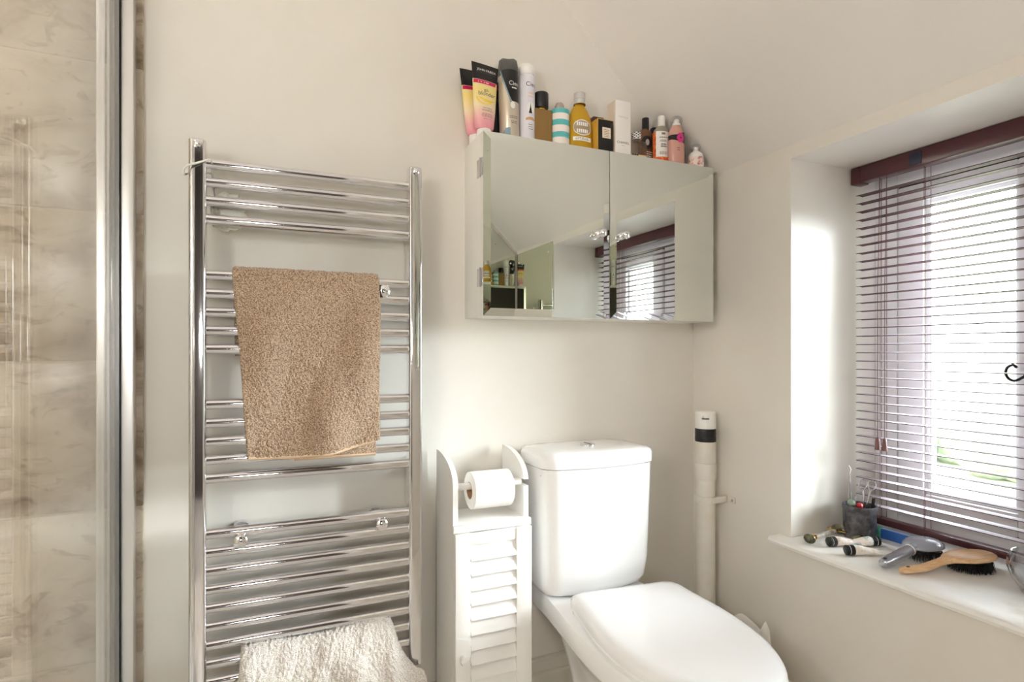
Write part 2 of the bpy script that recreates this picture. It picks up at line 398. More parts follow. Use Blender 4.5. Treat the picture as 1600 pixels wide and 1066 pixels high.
# ------------------------------------------------------------------ towels
def smooth_noise(ny, nx, cell_y, cell_x, amp):
    gy, gx = int(ny/cell_y)+4, int(nx/cell_x)+4
    G = rng.random((gy, gx))
    yy = np.arange(ny)/cell_y; xx = np.arange(nx)/cell_x
    iy = yy.astype(int); ix = xx.astype(int); fy = yy-iy; fx = xx-ix
    fy = fy*fy*(3-2*fy); fx = fx*fx*(3-2*fx)
    a = G[np.ix_(iy, ix)]; b_ = G[np.ix_(iy, ix+1)]; c = G[np.ix_(iy+1, ix)]; d = G[np.ix_(iy+1, ix+1)]
    FX = fx[None, :]; FY = fy[:, None]
    return amp*((a*(1-FX)+b_*FX)*(1-FY)+(c*(1-FX)+d*FX)*FY - .5)
def catmull(P, n):
    P = [np.array(p, float) for p in P]; P = [2*P[0]-P[1]] + P + [2*P[-1]-P[-2]]; out = []
    m = len(P)-3
    for k in range(n):
        t_ = k/(n-1)*m; i = min(int(t_), m-1); u = t_-i; a, b_, c, d = P[i:i+4]
        out.append(.5*((2*b_)+(c-a)*u+(2*a-5*b_+4*c-d)*u*u+(3*b_-a-3*c+d)*u**3))
    return np.array(out)
def resample(Q, n):
    d = np.r_[0, np.cumsum(np.linalg.norm(np.diff(Q, axis=0), axis=1))]
    s_ = np.linspace(0, d[-1], n); return np.stack([np.interp(s_, d, Q[:, k]) for k in range(Q.shape[1])], 1)
def cloth(name, P, thick, m, parent, amp, cell, edge=.006):
    """P: (nr, nc, 3) outer surface grid; closes it with an inner sheet; terry loops pushed along the normal"""
    nr, nc, _ = P.shape
    du = np.gradient(P, axis=1); dv = np.gradient(P, axis=0); n = np.cross(dv, du); n /= np.linalg.norm(n, axis=2, keepdims=True)+1e-9
    if n[nr//2, nc//2, 1] > 0: n = -n
    out = P + n*smooth_noise(nr, nc, cell, cell, amp)[:, :, None]
    w = np.linalg.norm(du, axis=2)[nr//2, nc//2]
    ex = np.minimum(np.arange(nc), nc-1-np.arange(nc))*w; f = np.clip(ex/edge, 0.0, 1); f = np.sqrt(1-(1-f)**2)
    wv = np.linalg.norm(dv, axis=2)[nr//2, nc//2]
    ey = np.minimum(np.arange(nr), nr-1-np.arange(nr))*wv; fy = np.clip(ey/edge, 0, 1); fy = np.sqrt(1-(1-fy)**2)
    F = np.minimum(f[None, :], fy[:, None])[:, :, None]
    mid = P - n*thick/2
    out = mid + (out-mid)*F; inn = mid - n*thick/2*F
    V = np.concatenate([out.reshape(-1, 3), inn.reshape(-1, 3)])
    I = np.arange(nr*nc).reshape(nr, nc); q = np.stack([I[:-1, :-1], I[:-1, 1:], I[1:, 1:], I[1:, :-1]], -1).reshape(-1, 4)
    K = nr*nc; quads = np.concatenate([q, q[:, ::-1]+K])
    ring = np.concatenate([I[0, :-1], I[:-1, -1], I[-1, :0:-1], I[:0:-1, 0]]); nx_ = np.roll(ring, -1)
    quads = np.concatenate([quads, np.stack([ring, ring+K, nx_+K, nx_], 1)])
    me = bpy.data.meshes.new(name); nq = len(quads)
    me.vertices.add(len(V)); me.vertices.foreach_set('co', V.astype(np.float32).ravel())
    me.loops.add(nq*4); me.loops.foreach_set('vertex_index', quads.astype(np.int32).ravel())
    me.polygons.add(nq); me.polygons.foreach_set('loop_start', np.arange(0, nq*4, 4, dtype=np.int32)); me.polygons.foreach_set('loop_total', np.full(nq, 4, np.int32))
    me.update(); me.validate()
    return link(name, me, m, parent, 180)
# brown towel: drops over bar 6
tb = thing('towel', 'brown terry hand towel hanging folded over the upper bars', 'towel', (.1, ry, BZ[4]))
zb = 0.0; R_ = .0122
th = .0085
def brown_grid(x_l, x_r, zbot, yf, back, nr=330, nc=215, sag=1.0):
    """x_l(v), x_r(v) with v 0..1 down the front; zbot(u)"""
    G = np.zeros((nr, nc, 3))
    for j in range(nc):
        u = j/(nc-1)
        zb_ = zbot(u)
        pts = [(R_+th+.006, -back), (R_+th+.003, -.06), (R_+th, -.01)] + [((R_+th)*math.cos(a), (R_+th)*math.sin(a)) for a in np.linspace(.2, PI-.2, 7)] + [(yf*.8, -.02), (yf, -.06)]
        pts += [(yf, zb_*k) for k in (.35, .5, .65, .8, .92, 1.0)]
        Q = resample(catmull(pts, 400), nr)
        G[:, j, 1] = Q[:, 0]; G[:, j, 2] = Q[:, 1]
        v = np.clip(-Q[:, 1]/.38, 0, 1); v[:int(nr*back/(back+.45))] *= .3
        G[:, j, 0] = x_l(v)*(1-u)+x_r(v)*u
        front = np.clip((np.arange(nr)/nr-.36)/.2, 0, 1)
        xw = G[:, j, 0]
        wave = .021*np.sin((xw*30-Q[:, 1]*12)+2.4)+.005*np.sin(xw*61+Q[:, 1]*9+2)
        G[:, j, 1] += -front*(np.maximum(wave+.012, 0))*sag*(0.5+.5*v)*.8
    return G
G = brown_grid(lambda v: -.152+.031*v, lambda v: .154+.0*v, lambda u: -.387+.0-.006*math.sin(u*PI)+.024*u*u, -(R_+th+.0095), .17)
cloth('towel_front', G, th, terry_brown, tb, .0034, 1.9)
b = NB()
box(b, -.03, .146, -.0225, -.0150, -.394, -.34, .003)
obj('under_fold', b, terry_brown, tb)
xs_ = [G[-1, j] for j in range(0, G.shape[1], 12)]
b = NB(); tube(b, [(p[0], p[1]+.004, p[2]+.002) for p in xs_], .0042, 8); obj('hem', b, hem_brown, tb)
b = NB(); tube(b, [(-.03, -.019, -.395), (.145, -.019, -.395)], .0040, 8); obj('hem', b, hem_brown, tb)

# cream towel bundled over the lowest bars
tc_ = thing('towel', 'cream terry towel bunched over the lowest bars', 'towel', (.14, ry, BZ[-2]))
def cream_grid(nr=200, nc=240):
    G = np.zeros((nr, nc, 3))
    A = [(.024, -.12), (.024, -.04), (.021, .0), (.012, .022), (-.004, .028), (-.022, .020), (-.040, -.004), (-.055, -.05), (-.060, -.11), (-.055, -.17), (-.058, -.24)]
    B = [(-.024, -.16), (-.023, -.13), (-.024, -.11), (-.028, -.095), (-.034, -.088), (-.042, -.090), (-.052, -.105), (-.057, -.13), (-.060, -.16), (-.055, -.19), (-.058, -.24)]
    qa = resample(catmull(A, 300), nr); qb = resample(catmull(B, 300), nr)
    for j in range(nc):
        u = j/(nc-1); x = -.180+.385*u
        k = np.clip((x-.125)/.075, 0, 1); k = k*k*(3-2*k)
        Q = qa*(1-k)+qb*k
        z = Q[:, 1].copy(); y = Q[:, 0].copy()
        top = np.clip((z+.12)/.14, 0, 1)
        z += (.012*(u-.3)*top)*(1-k) + .004*np.sin(u*9+1)*top
        lowf = np.clip((-y-.0)/.05, 0, 1)
        y += -lowf*(.010*np.maximum(0, np.sin(u*14+z*22+.6))+.006*np.maximum(0, np.sin(u*31-z*15)))
        G[:, j] = np.stack([x + .028*np.clip((-z-.02)/.1, 0, 1)*(u-.62)*0.9 + .004*np.sin(z*40), y, z], 1)
    return G
cloth('towel_body', cream_grid(), .010, terry_cream, tc_, .0040, 1.9, .008)

# ------------------------------------------------------------------ hanging ornament on the rail
h = thing('hanging_ornament', 'creamy white petal ornament looped by a cord on the left rail post', 'ornament', (-.062, 1.391, 1.333))
cream = mat('cream_porcelain', (250, 247, 236), 0.4)
cordw = mat('white_cord', (244, 242, 238), 0.7)
pts = [(-.078, -.048, .060), (-.0775, -.0535, .068), (-.070, -.0555, .0755), (-.058, -.0545, .081), (-.046, -.053, .087), (-.034, -.052, .0925), (-.029, -.046, .0925), (-.0285, -.034, .088), (-.0285, -.014, .070), (-.0265, -.004, .05), (-.024, .0, .03), (-.022, 0, .018)]
b = NB(); tube(b, [tuple(p) for p in catmull(pts, 40)], .0021, 8); obj('cord', b, cordw, h)
b = NB(); tube(b, [tuple(p) for p in catmull([(-.078, -.048, .060), (-.0785, -.036, .062), (-.078, -.01, .07), (-.065, .012, .08), (-.045, .012, .083), (-.0285, -.0, .078)], 20)], .0021, 8); obj('cord', b, cordw, h)
def petal(ang, L_, W_, curl, off):
    b = NB(); nu, nv = 12, 8; V = {}
    for side in (0, 1):
        for i in range(nu+1):
            for j in range(nv+1):
                u = i/nu; v = j/nv*2-1
                w = W_*math.sin(PI*min(1, u*.92+.06))**.7
                x = u*L_; z = v*w*(1+.06*math.sin(u*17+off)); y = curl*(v*v*.6-u*u*.4)+.0012*math.sin(u*25+v*6+off)+off*.001+side*.0016
                c_, s_ = math.cos(ang), math.sin(ang)
                V[side, i, j] = b.verts.new((x*c_-z*s_-.014, y, x*s_+z*c_))
    for side in (0, 1):
        for i in range(nu):
            for j in range(nv): b.faces.new((V[side, i, j], V[side, i+1, j], V[side, i+1, j+1], V[side, i, j+1]))
    for i in range(nu):
        for j in (0, nv): b.faces.new((V[0, i, j], V[0, i+1, j], V[1, i+1, j], V[1, i, j]))
    for j in range(nv):
        for i in (0, nu): b.faces.new((V[0, i, j], V[0, i, j+1], V[1, i, j+1], V[1, i, j]))
    return b
for k, (a, L_, W_) in enumerate(((78, .044, .017), (48, .052, .019), (18, .055, .020), (-12, .054, .020), (-42, .050, .020), (-74, .044, .018), (-110, .036, .016), (150, .022, .014))):
    obj('petal', petal(rad(a), L_, W_, .011, k*1.1), cream, h, 50)

# ================================================================== MIRROR CABINET
CX0, CX1, CZ0, CZ1, CYF = .4985, 1.2185, 1.1185, 1.5685, 1.331
cabw = mat('cabinet_white', (240, 238, 232), 0.4)
cab = thing('mirror_cabinet', 'white wall cabinet with two mirror doors', 'cabinet', ((CX0+CX1)/2, YB, CZ0))
hw = (CX1-CX0)/2; hh = CZ1-CZ0
def cabody(b):
    box(b, -hw, -hw+.015, -.119, 0, 0, hh, .0008); box(b, hw-.015, hw, -.119, 0, 0, hh, .0008)
    box(b, -hw+.015, hw-.015, -.119, 0, 0, .015, .0008); box(b, -hw+.015, hw-.015, -.119, 0, hh-.015, hh, .0008)
    box(b, -hw+.015, hw-.015, -.006, 0, .015, hh-.015)
part('body', cabw, cab, cabody)
part('shelf', cabw, cab, lambda b: box(b, -hw+.015, hw-.015, -.105, -.006, hh/2-.006, hh/2+.006))
def door(x0, x1, knobx, hx, ksign):
    d = part('door', cabw, cab, lambda b: box(b, x0, x1, -.135, -.1195, -.001, hh+.001, .0006))
    def mir(b):
        bw, yb, y1, y2 = .019, -.1352, -.1374, -.1400
        o_ = [(x0, 0), (x1, 0), (x1, hh), (x0, hh)]; i_ = [(x0+bw, bw), (x1-bw, bw), (x1-bw, hh-bw), (x0+bw, hh-bw)]
        loft(b, [[(x, yb, z) for x, z in o_], [(x, y1, z) for x, z in o_], [(x, y2, z) for x, z in i_]])
    part('mirror', mirror, d, mir, None)
    k = NB(); lathe(k, [(.0, 0), (.0095, .0), (.0105, .003), (.008, .0065), (.0045, .009), (.0045, .013), (.009, .0165), (.0112, .022), (.0105, .028), (.007, .032), (.0, .0335)], 24, c=(knobx, -.1401, hh*.497), M=Matrix.Rotation(rad(90), 3, 'X'), cap0=False, cap1=False)
    obj('knob', k, chrome, d)
    for z in (.095, hh-.085):
        def hinge(b):
            xx = hx; s_ = ksign
            box(b, min(xx, xx+s_*.0015), max(xx, xx+s_*.0015), -.134, -.098, z-.022, z+.022, .0004)
            tube(b, [(xx+s_*.001, -.1193, z-.024), (xx+s_*.001, -.1193, z+.024)], .0024, 8)
        part('hinge', steel, d, hinge)
cxm = .8605-(CX0+CX1)/2
door(-hw, cxm-.0012, .824-(CX0+CX1)/2, -hw, -1); door(cxm+.0012, hw, .8955-(CX0+CX1)/2, hw, 1)

# ================================================================== TOILETRIES ON THE CABINET
T = CZ1+.0002
def stuffmat(n, rgb, rough=.35, **k): return mat(n, rgb, rough, **k)
white_l = stuffmat('label_white', (246, 244, 240), .4); black_l = stuffmat('label_black', (22, 20, 22), .35)
grey_ink = stuffmat('ink_grey', (96, 92, 92), .5); pink_l = stuffmat('label_magenta', (206, 30, 92), .35); orange_ink = stuffmat('ink_orange', (214, 138, 80), .5)
def gradient_mat(name, stops, z0, z1):
    m = mat(name, stops[0][1], .35); N, L, b = nodes(m)
    tc = N.new('ShaderNodeTexCoord'); sp = N.new('ShaderNodeSeparateXYZ'); mr = N.new('ShaderNodeMapRange'); mr.inputs['From Min'].default_value = z0; mr.inputs['From Max'].default_value = z1
    r = N.new('ShaderNodeValToRGB'); e = r.color_ramp.elements
    while len(e) < len(stops): e.new(.5)
    for q, (p, c) in zip(e, stops): q.position = p; q.color = (*s2l(c), 1)
    L.new(tc.outputs['Object'], sp.inputs[0]); L.new(sp.outputs[2], mr.inputs[0]); L.new(mr.outputs[0], r.inputs[0]); L.new(r.outputs[0], b.inputs['Base Color'])
    return m
tubeprint = gradient_mat('tube_print', [(0, (232, 140, 158)), (.3, (240, 172, 178)), (.55, (246, 226, 190)), (.8, (248, 226, 140)), (1, (246, 232, 176))], 0, .15)
swoosh = stuffmat('swoosh_yellow', (248, 214, 62), .35)
def shampoo(loc, rot, label, front=True):
    t = thing('shampoo_tube', label, 'shampoo tube', loc, rot)
    rings = []
    for z, hx, hy in ((.024, .021, .016), (.03, .026, .018), (.06, .0295, .0165), (.10, .0325, .0125), (.148, .0352, .0075)):
        rings.append([(hx*math.cos(2*PI*k/36), hy*math.sin(2*PI*k/36), z) for k in range(36)])
    b = NB(); loft(b, rings); body = obj('tube', b, tubeprint, t)
    b = NB(); loft(b, [[(hx*math.cos(2*PI*k/36), hy*math.sin(2*PI*k/36), z) for k in range(36)] for z, hx, hy in ((.148, .0354, .0076), (.165, .0372, .0045), (.183, .0388, .0016), (.191, .0395, .0014))]); top = obj('crimped_end', b, black_l, t)
    b = NB(); lathe(b, [(.017, 0), (.0185, .002), (.0185, .022), (.017, .025)], 28); obj('cap', b, white_l, t)
    def y_at(z):   # front surface of the tube
        return -np.interp(z, (.06, .10, .148, .165, .183, .191), (.0165, .0125, .0075, .0045, .0016, .0014))
    def fn(x0, z0):
        def f(u, v):
            z = z0+v; x = x0+u; hx = np.interp(z, (.03, .06, .10, .148, .183, .191), (.026, .0295, .0325, .0352, .0388, .0395))
            return (x, y_at(z)*math.sqrt(max(.05, 1-(x/hx)**2))-.0006, z)
        return f
    b = NB()
    f = fn(0, .1375); n_ = 14
    lo = [f(-.034+.060*i/n_, 0) for i in range(n_+1)]; hi = [f(-.034+.0645*i/n_, .0095) for i in range(n_+1)]
    loft(b, [lo, hi], False, False, False); obj('banner', b, pink_l, t)
    if front:
        b = NB(); put_text(b, 'JOHN FRIEDA', .0088, fn(.003, .172), 1.02); obj('lettering', b, white_l, top, None)
        b = NB(); put_text(b, 'LONDON PARIS NEW YORK', .0036, fn(.003, .1665), 1.1); obj('lettering', b, grey_ink, top, None)
        b = NB(); put_text(b, 'go', .0130, fn(-.001, .1185)); put_text(b, 'blonder', .0150, fn(.001, .1075), 1.02); obj('lettering', b, grey_ink, body, None)
        b = NB(); put_text(b, 'LIGHTENING', .0045, fn(.001, .074)); put_text(b, 'SHAMPOO', .0058, fn(.001, .0675), 1.1); lines(b, 3, .034, .0011, .0035, fn(.001, .060), 3); lines(b, 2, .026, .0011, .0035, fn(.001, .047), 4); obj('lettering', b, grey_ink, body, None)
        b = NB(); lines(b, 1, .032, .0028, .003, fn(-.008, .1405), 5); obj('lettering', b, white_l, body, None)
        b = NB()
        A = [(-.026+.05*i/16, -.004*math.sin(PI*i/16)-.004*i/16) for i in range(17)]; f = fn(.002, .1035)
        loft(b, [[f(x, z-.0003) for x, z in A], [f(x, z-.0003-.006*math.sin(PI*(i/16))**.8) for i, (x, z) in enumerate(A)]], False, False, False)
        A = [(-.022*math.cos(PI*.9*i/16)-.004, -.018*math.sin(PI*.9*i/16)) for i in range(17)]; f = fn(-.002, .102)
        loft(b, [[f(x, z) for x, z in A], [f(x*.86, z*.86) for x, z in A]], False, False, False)
        obj('swoosh', b, swoosh, body, None)
    return t
shampoo((.523, 1.372, T), (0, rad(1), rad(8)), 'black topped yellow and pink shampoo tube reading go blonder')
shampoo((.4985+.020, 1.415, T), (0, rad(-3), rad(8)), 'black topped yellow and pink tube half hidden behind the shampoo tube', False)
# dark bottle glimpsed behind
t = thing('bottle', 'dark bottle half hidden between the shampoo tube and grey aerosol', 'bottle', (.569, 1.412, T))
part('bottle_body', black_l, t, lambda b: lathe(b, [(.014, 0), (.0155, .003), (.0155, .10), (.013, .115), (.009, .122)], 28))
part('cap', black_l, t, lambda b: lathe(b, [(.0105, .1225), (.0105, .168), (.009, .17)], 24))
part('band', pink_l, t, lambda b: lathe(b, [(.0108, .148), (.0108, .153)], 24))
# grey aerosol
t = thing('aerosol_can', 'tall grey and black deodorant aerosol leaning by the shampoo', 'aerosol can', (.598, 1.382, T), (0, rad(-1.2), 0))
champ = stuffmat('champagne_can', (208, 196, 178), .3, metal=.35); cgrey = stuffmat('cap_dark_grey', (84, 84, 82), .4); bluegrey = stuffmat('print_blue_grey', (136, 160, 172), .35)
can = part('can', champ, t, lambda b: lathe(b, [(.024, 0), (.0262, .003), (.0262, .176), (.0245, .184)], 36))
def wavecap(b):
    rings = []
    for r, z in ((.0262, .178), (.0266, .182), (.0262, .20), (.0235, .214), (.017, .220), (.009, .2195)):
        rings.append([(r*math.cos(2*PI*k/36), r*math.sin(2*PI*k/36), z + (.0035*math.cos(2*PI*k/36*2+.6) if z > .21 else (.004*math.cos(2*PI*k/36) if z < .179 else 0))) for k in range(36)])
    loft(b, rings)
part('cap', cgrey, t, wavecap)
part('print', black_l, can, lambda b: cyl_patch(b, .0264, rad(-62), rad(60), .105, .186, 20, shape=lambda u: (max(0, .75-.95*(u+1)/1.2) if u < .2 else 0.0, 1.0)))
b = NB()
for o_ in (0, .05, .1):
    cyl_patch(b, .0268, rad(-74)+o_, rad(-12)+o_, .10, .186, 16, shape=lambda u: (.96-.48*(u+1), 1.0-.48*(u+1)))
obj('stripes', b, bluegrey, can, 60)
b = NB(); put_text(b, 'Cien', .0155, on_cyl(.0272, rad(10), .146)); obj('lettering', b, white_l, can, None)
b = NB(); lines(b, 1, .016, .003, .004, on_cyl(.0272, rad(12), .138), 5); obj('lettering', b, white_l, can, None)
b = NB(); lines(b, 2, .026, .0013, .004, on_cyl(.0268, rad(4), .066), 8); lines(b, 2, .02, .0013, .004, on_cyl(.0268, rad(8), .053), 9); obj('lettering', b, black_l, can, None)
part('print', bluegrey, can, lambda b: cyl_patch(b, .0264, rad(-65), rad(-15), .0, .038, 14, shape=lambda u: (0, .35+.65*math.sqrt(max(0, 1-(u-.6)**2/2.6)))))
part('shield', white_l, can, lambda b: cyl_patch(b, .0272, rad(-14), rad(14), .086, .104, 10, shape=ellip))
# white aerosol
t = thing('aerosol_can', 'slim white deodorant aerosol with domed white cap', 'aerosol can', (.648, 1.385, T))
lilac = stuffmat('white_can', (232, 230, 238), .3)
can = part('can', lilac, t, lambda b: lathe(b, [(.0215, 0), (.0228, .003), (.0228, .186), (.022, .1885)], 36))
part('cap', white_l, t, lambda b: lathe(b, [(.0222, .189), (.0226, .190), (.0224, .204), (.020, .2145), (.014, .2205), (.006, .222)], 36))
b = NB(); put_text(b, 'Cien', .0165, on_cyl(.0231, rad(10), .156)); obj('lettering', b, black_l, can, None)
b = NB(); lines(b, 2, .02, .004, .009, on_cyl(.0231, rad(10), .136), 3); obj('lettering', b, stuffmat('ink_peach', (238, 208, 190), .5), can, None)
part('emblem', white_l, can, lambda b: cyl_patch(b, .0230, rad(-20), rad(34), .085, .114, 14, shape=ellip))
part('emblem', black_l, can, lambda b: cyl_patch(b, .0236, rad(-8), rad(14), .085, .113, 10, shape=lambda u: (0, 1-.9*abs(u)**.6)))
part('ribbon', stuffmat('ribbon_tan', (206, 160, 118), .4), can, lambda b: cyl_patch(b, .0232, rad(-28), rad(38), .066, .076, 12, shape=lambda u: (.0+.2*(1-u*u), .55+.4*(1-u*u))))
b = NB(); lines(b, 3, .014, .0014, .006, on_cyl(.0231, rad(6), .055), 6); obj('lettering', b, black_l, can, None)
# square perfume bottle with black cap
amberg = mat('amber_glass', (172, 134, 76), .05, trans=.4, ior=1.4); brownliq = mat('dark_amber_liquid', (150, 112, 50), .06, trans=.75, ior=1.36)
t = thing('perfume_bottle', 'square amber perfume bottle with round black cap', 'perfume bottle', (.692, 1.385, T))
part('bottle_body', amberg, t, lambda b: (box(b, -.0255, .0255, -.017, .017, 0, .106, .003, 3), lathe(b, [(.011, .106), (.011, .112)], 20)))
part('cap', blk, t, lambda b: lathe(b, [(.0185, .1125), (.0195, .114), (.0195, .150), (.0185, .1525), (.0, .154)], 32, cap1=False))
part('collar', gold, t, lambda b: lathe(b, [(.0125, .1062), (.0125, .1122)], 24))
# striped lotion
aqua = stuffmat('stripe_aqua', (92, 184, 186), .35); blush = stuffmat('stripe_white', (246, 236, 230), .35)
t = thing('lotion_bottle', 'aqua and white striped cylindrical bottle with clear cap', 'lotion bottle', (.7445, 1.38, T))
body = part('bottle_body', blush, t, lambda b: lathe(b, [(.0255, 0), (.027, .002), (.027, .109), (.0255, .112)], 36))
for z0, z1 in ((.001, .017), (.0345, .049), (.067, .082), (.099, .111)):
    part('stripe', aqua, body, lambda b: lathe(b, [(.0268, z0), (.0273, z0), (.0273, z1), (.0268, z1)], 36, cap0=False, cap1=False))
part('cap', mat('frosted_cap', (226, 214, 204), .2, trans=.5), t, lambda b: lathe(b, [(.0125, .1123), (.0125, .126), (.009, .133), (.003, .135)], 24))
# almond oil
oil = mat('golden_oil', (238, 188, 52), .04, trans=.4, ior=1.38)
t = thing('oil_bottle', 'golden shower oil bottle with grey cap and oval label', 'oil bottle', (.807, 1.38, T))
body = part('bottle_body', oil, t, lambda b: lathe(b, [(.034, 0), (.037, .003), (.0375, .03), (.037, .085), (.033, .105), (.024, .124), (.0155, .136), (.0145, .1395)], 40, sy=.62))
part('cap', stuffmat('cap_silver_grey', (206, 204, 200), .35, metal=.3), t, lambda b: (lathe(b, [(.0152, .140), (.0158, .141), (.0158, .153), (.0148, .154)], 28), lathe(b, [(.0150, .154), (.0160, .1548), (.0160, .1705), (.0145, .172)], 28)))
part('neck_ring', mat('amber_dark', (120, 80, 20), .2), t, lambda b: lathe(b, [(.0168, .1385), (.0168, .140)], 28))
ol = part('oval_label', stuffmat('label_taupe', (168, 150, 122), .4), body, lambda b: cyl_patch(b, .0379, rad(-48), rad(38), .05, .09, 20, sy=.62, shape=ellip))
part('label_ring', white_l, ol, lambda b: [cyl_patch(b, .0384, rad(-48), rad(38), .05, .09, 28, sy=.62, shape=lambda u, q=q: ((.5+q*.5*math.sqrt(max(0, 1-u*u))-.03), (.5+q*.5*math.sqrt(max(0, 1-u*u))+.03))) for q in (-1, 1)])
b = NB()
for z in (.074, .055):
    for k in range(6):
        a = rad(-32+9*k); cyl_patch(b, .0384, a, a+rad(6), z, z+.011, 2, sy=.62, shape=lambda u: (.05, .95))
obj('lettering', b, white_l, ol, None)
part('strip_label', white_l, body, lambda b: cyl_patch(b, .0381, rad(-50), rad(40), .034, .0445, 16, sy=.62))
b = NB(); lines(b, 2, .045, .0018, .0035, on_cyl(.0386, rad(-5), .0405, 1, .62), 4); obj('lettering', b, grey_ink, body, None)
# black box
t = thing('perfume_carton', 'small black perfume carton with gold edges and cream label', 'perfume carton', (.869, 1.372, T))
goldedge = stuffmat('carton_gold', (214, 178, 110), .3, metal=.4)
part('carton', goldedge, t, lambda b: box(b, -.0248, .0248, -.0262, .026, 0, .0985, .0006))
part('front_panel', black_l, t, lambda b: box(b, -.0232, .0240, -.0266, -.0262, .0008, .0965))
part('side_panel', stuffmat('carton_side', (216, 170, 70), .3), t, lambda b: box(b, -.0252, -.0248, -.0250, .0245, .002, .0965))
lb = part('label', stuffmat('label_cream', (238, 220, 196), .4), t, lambda b: box(b, -.0105, .0165, -.0270, -.0266, .047, .076))
b = NB(); lines(b, 5, .018, .0013, .0046, on_flat(.003, .069, -.0272), 11); obj('lettering', b, grey_ink, lb, None)
# second carton behind the black box
t = thing('perfume_carton', 'dark brown carton standing behind the black perfume carton', 'perfume carton', (.888, 1.424, T))
part('carton', stuffmat('carton_brown', (70, 44, 30), .35), t, lambda b: box(b, -.022, .011, -.022, .022, 0, .128, .0006))
part('edge', goldedge, t, lambda b: box(b, .0112, .0122, -.022, .022, 0, .128))
# white carton
t = thing('perfume_carton', 'tall white perfume carton lettered CHANEL', 'perfume carton', (.9265, 1.366, T))
cart = part('carton', stuffmat('carton_white', (244, 240, 236), .35), t, lambda b: box(b, -.0262, .0262, -.020, .020, 0, .159, .0005))
part('side_panel', stuffmat('carton_beige', (226, 212, 196), .35), t, lambda b: box(b, -.0266, -.0262, -.0185, .0192, .001, .158))
for sx in (-.0262, .0258): part('edge', stuffmat('carton_line', (176, 160, 140), .4), cart, lambda b: box(b, sx, sx+.0004, -.0204, -.0199, 0, .159))
b = NB(); put_text(b, 'CRISTALLE', .0062, on_flat(0, .112, -.0202), 1.1); obj('lettering', b, stuffmat('ink_silver', (198, 186, 176), .4), cart, None)
b = NB(); put_text(b, 'CHANEL', .0092, on_flat(0, .040, -.0202), 1.15); obj('lettering', b, black_l, cart, None)
b = NB(); lines(b, 1, .012, .0009, .003, on_flat(0, .034, -.0202), 3); obj('lettering', b, grey_ink, cart, None)
# small perfume with houndstooth cap
palegl = clear_glass('pale_glass', (0.9, 0.84, 0.79), 1.6, 1.5, 0.02)
t = thing('perfume_bottle', 'small clear perfume bottle with chequered cap', 'perfume bottle', (.986, 1.366, T))
body = part('bottle_body', palegl, t, lambda b: (box(b, -.0275, .0275, -.014, .014, 0, .060, .005, 3), lathe(b, [(.009, .060), (.009, .066)], 20)))
cap = part('cap', white_l, t, lambda b: lathe(b, [(.0125, .0662), (.0135, .067), (.0135, .084), (.0125, .0855), (0, .086)], 28, cap1=False))
b = NB()
for r_ in range(5):
    for k in range(16):
        if (r_+k) % 2: cyl_patch(b, .0136, 2*PI*k/16, 2*PI*(k+.8)/16, .0675+.0036*r_, .0702+.0036*r_, 2)
obj('check_pattern', b, black_l, cap, None)
lbl = part('label', stuffmat('label_gold', (226, 196, 140), .4), body, lambda b: box(b, -.004, .0235, -.0146, -.0139, .002, .0195))
b = NB()
for r_ in range(5):
    for k in range(6):
        if (r_+k) % 2: box(b, -.0272+.0038*k, -.0236+.0038*k, -.0146, -.0139, .002+.0036*r_, .0054+.0036*r_)
obj('check_pattern', b, black_l, body, None)
# brown bottle with black cap
t = thing('body_mist_bottle', 'brown bottle with black cap and round dark label', 'body mist bottle', (1.046, 1.405, T))
body = part('bottle_body', mat('brown_glass', (138, 98, 74), .05, trans=.3, ior=1.4), t, lambda b: lathe(b, [(.023, 0), (.0245, .002), (.0245, .095), (.022, .106), (.015, .115), (.010, .1185)], 36, sy=.7))
part('cap', black_l, t, lambda b: lathe(b, [(.0105, .119), (.0105, .150), (.0098, .151)], 24))
part('round_label', black_l, body, lambda b: cyl_patch(b, .0248, rad(-58), rad(26), .055, .094, 18, sy=.7, shape=ellip))
part('flower', stuffmat('label_grey', (190, 186, 180), .4), body, lambda b: cyl_patch(b, .0255, rad(-26), rad(2), .066, .084, 12, sy=.7, shape=ellip))
b = NB(); lines(b, 4, .026, .0022, .0062, on_cyl(.0249, rad(8), .046, 1, .7), 7); obj('lettering', b, white_l, body, None)
# hidden brown bottle behind
t = thing('bottle', 'dark brown bottle top peeping behind the orange label bottle', 'bottle', (1.094, 1.426, T))
part('bottle_body', stuffmat('dark_brown', (58, 38, 28), .3), t, lambda b: lathe(b, [(.018, 0), (.019, .002), (.019, .105), (.012, .118)], 28))
part('cap', black_l, t, lambda b: lathe(b, [(.0125, .1183), (.0125, .134), (.011, .136)], 24))
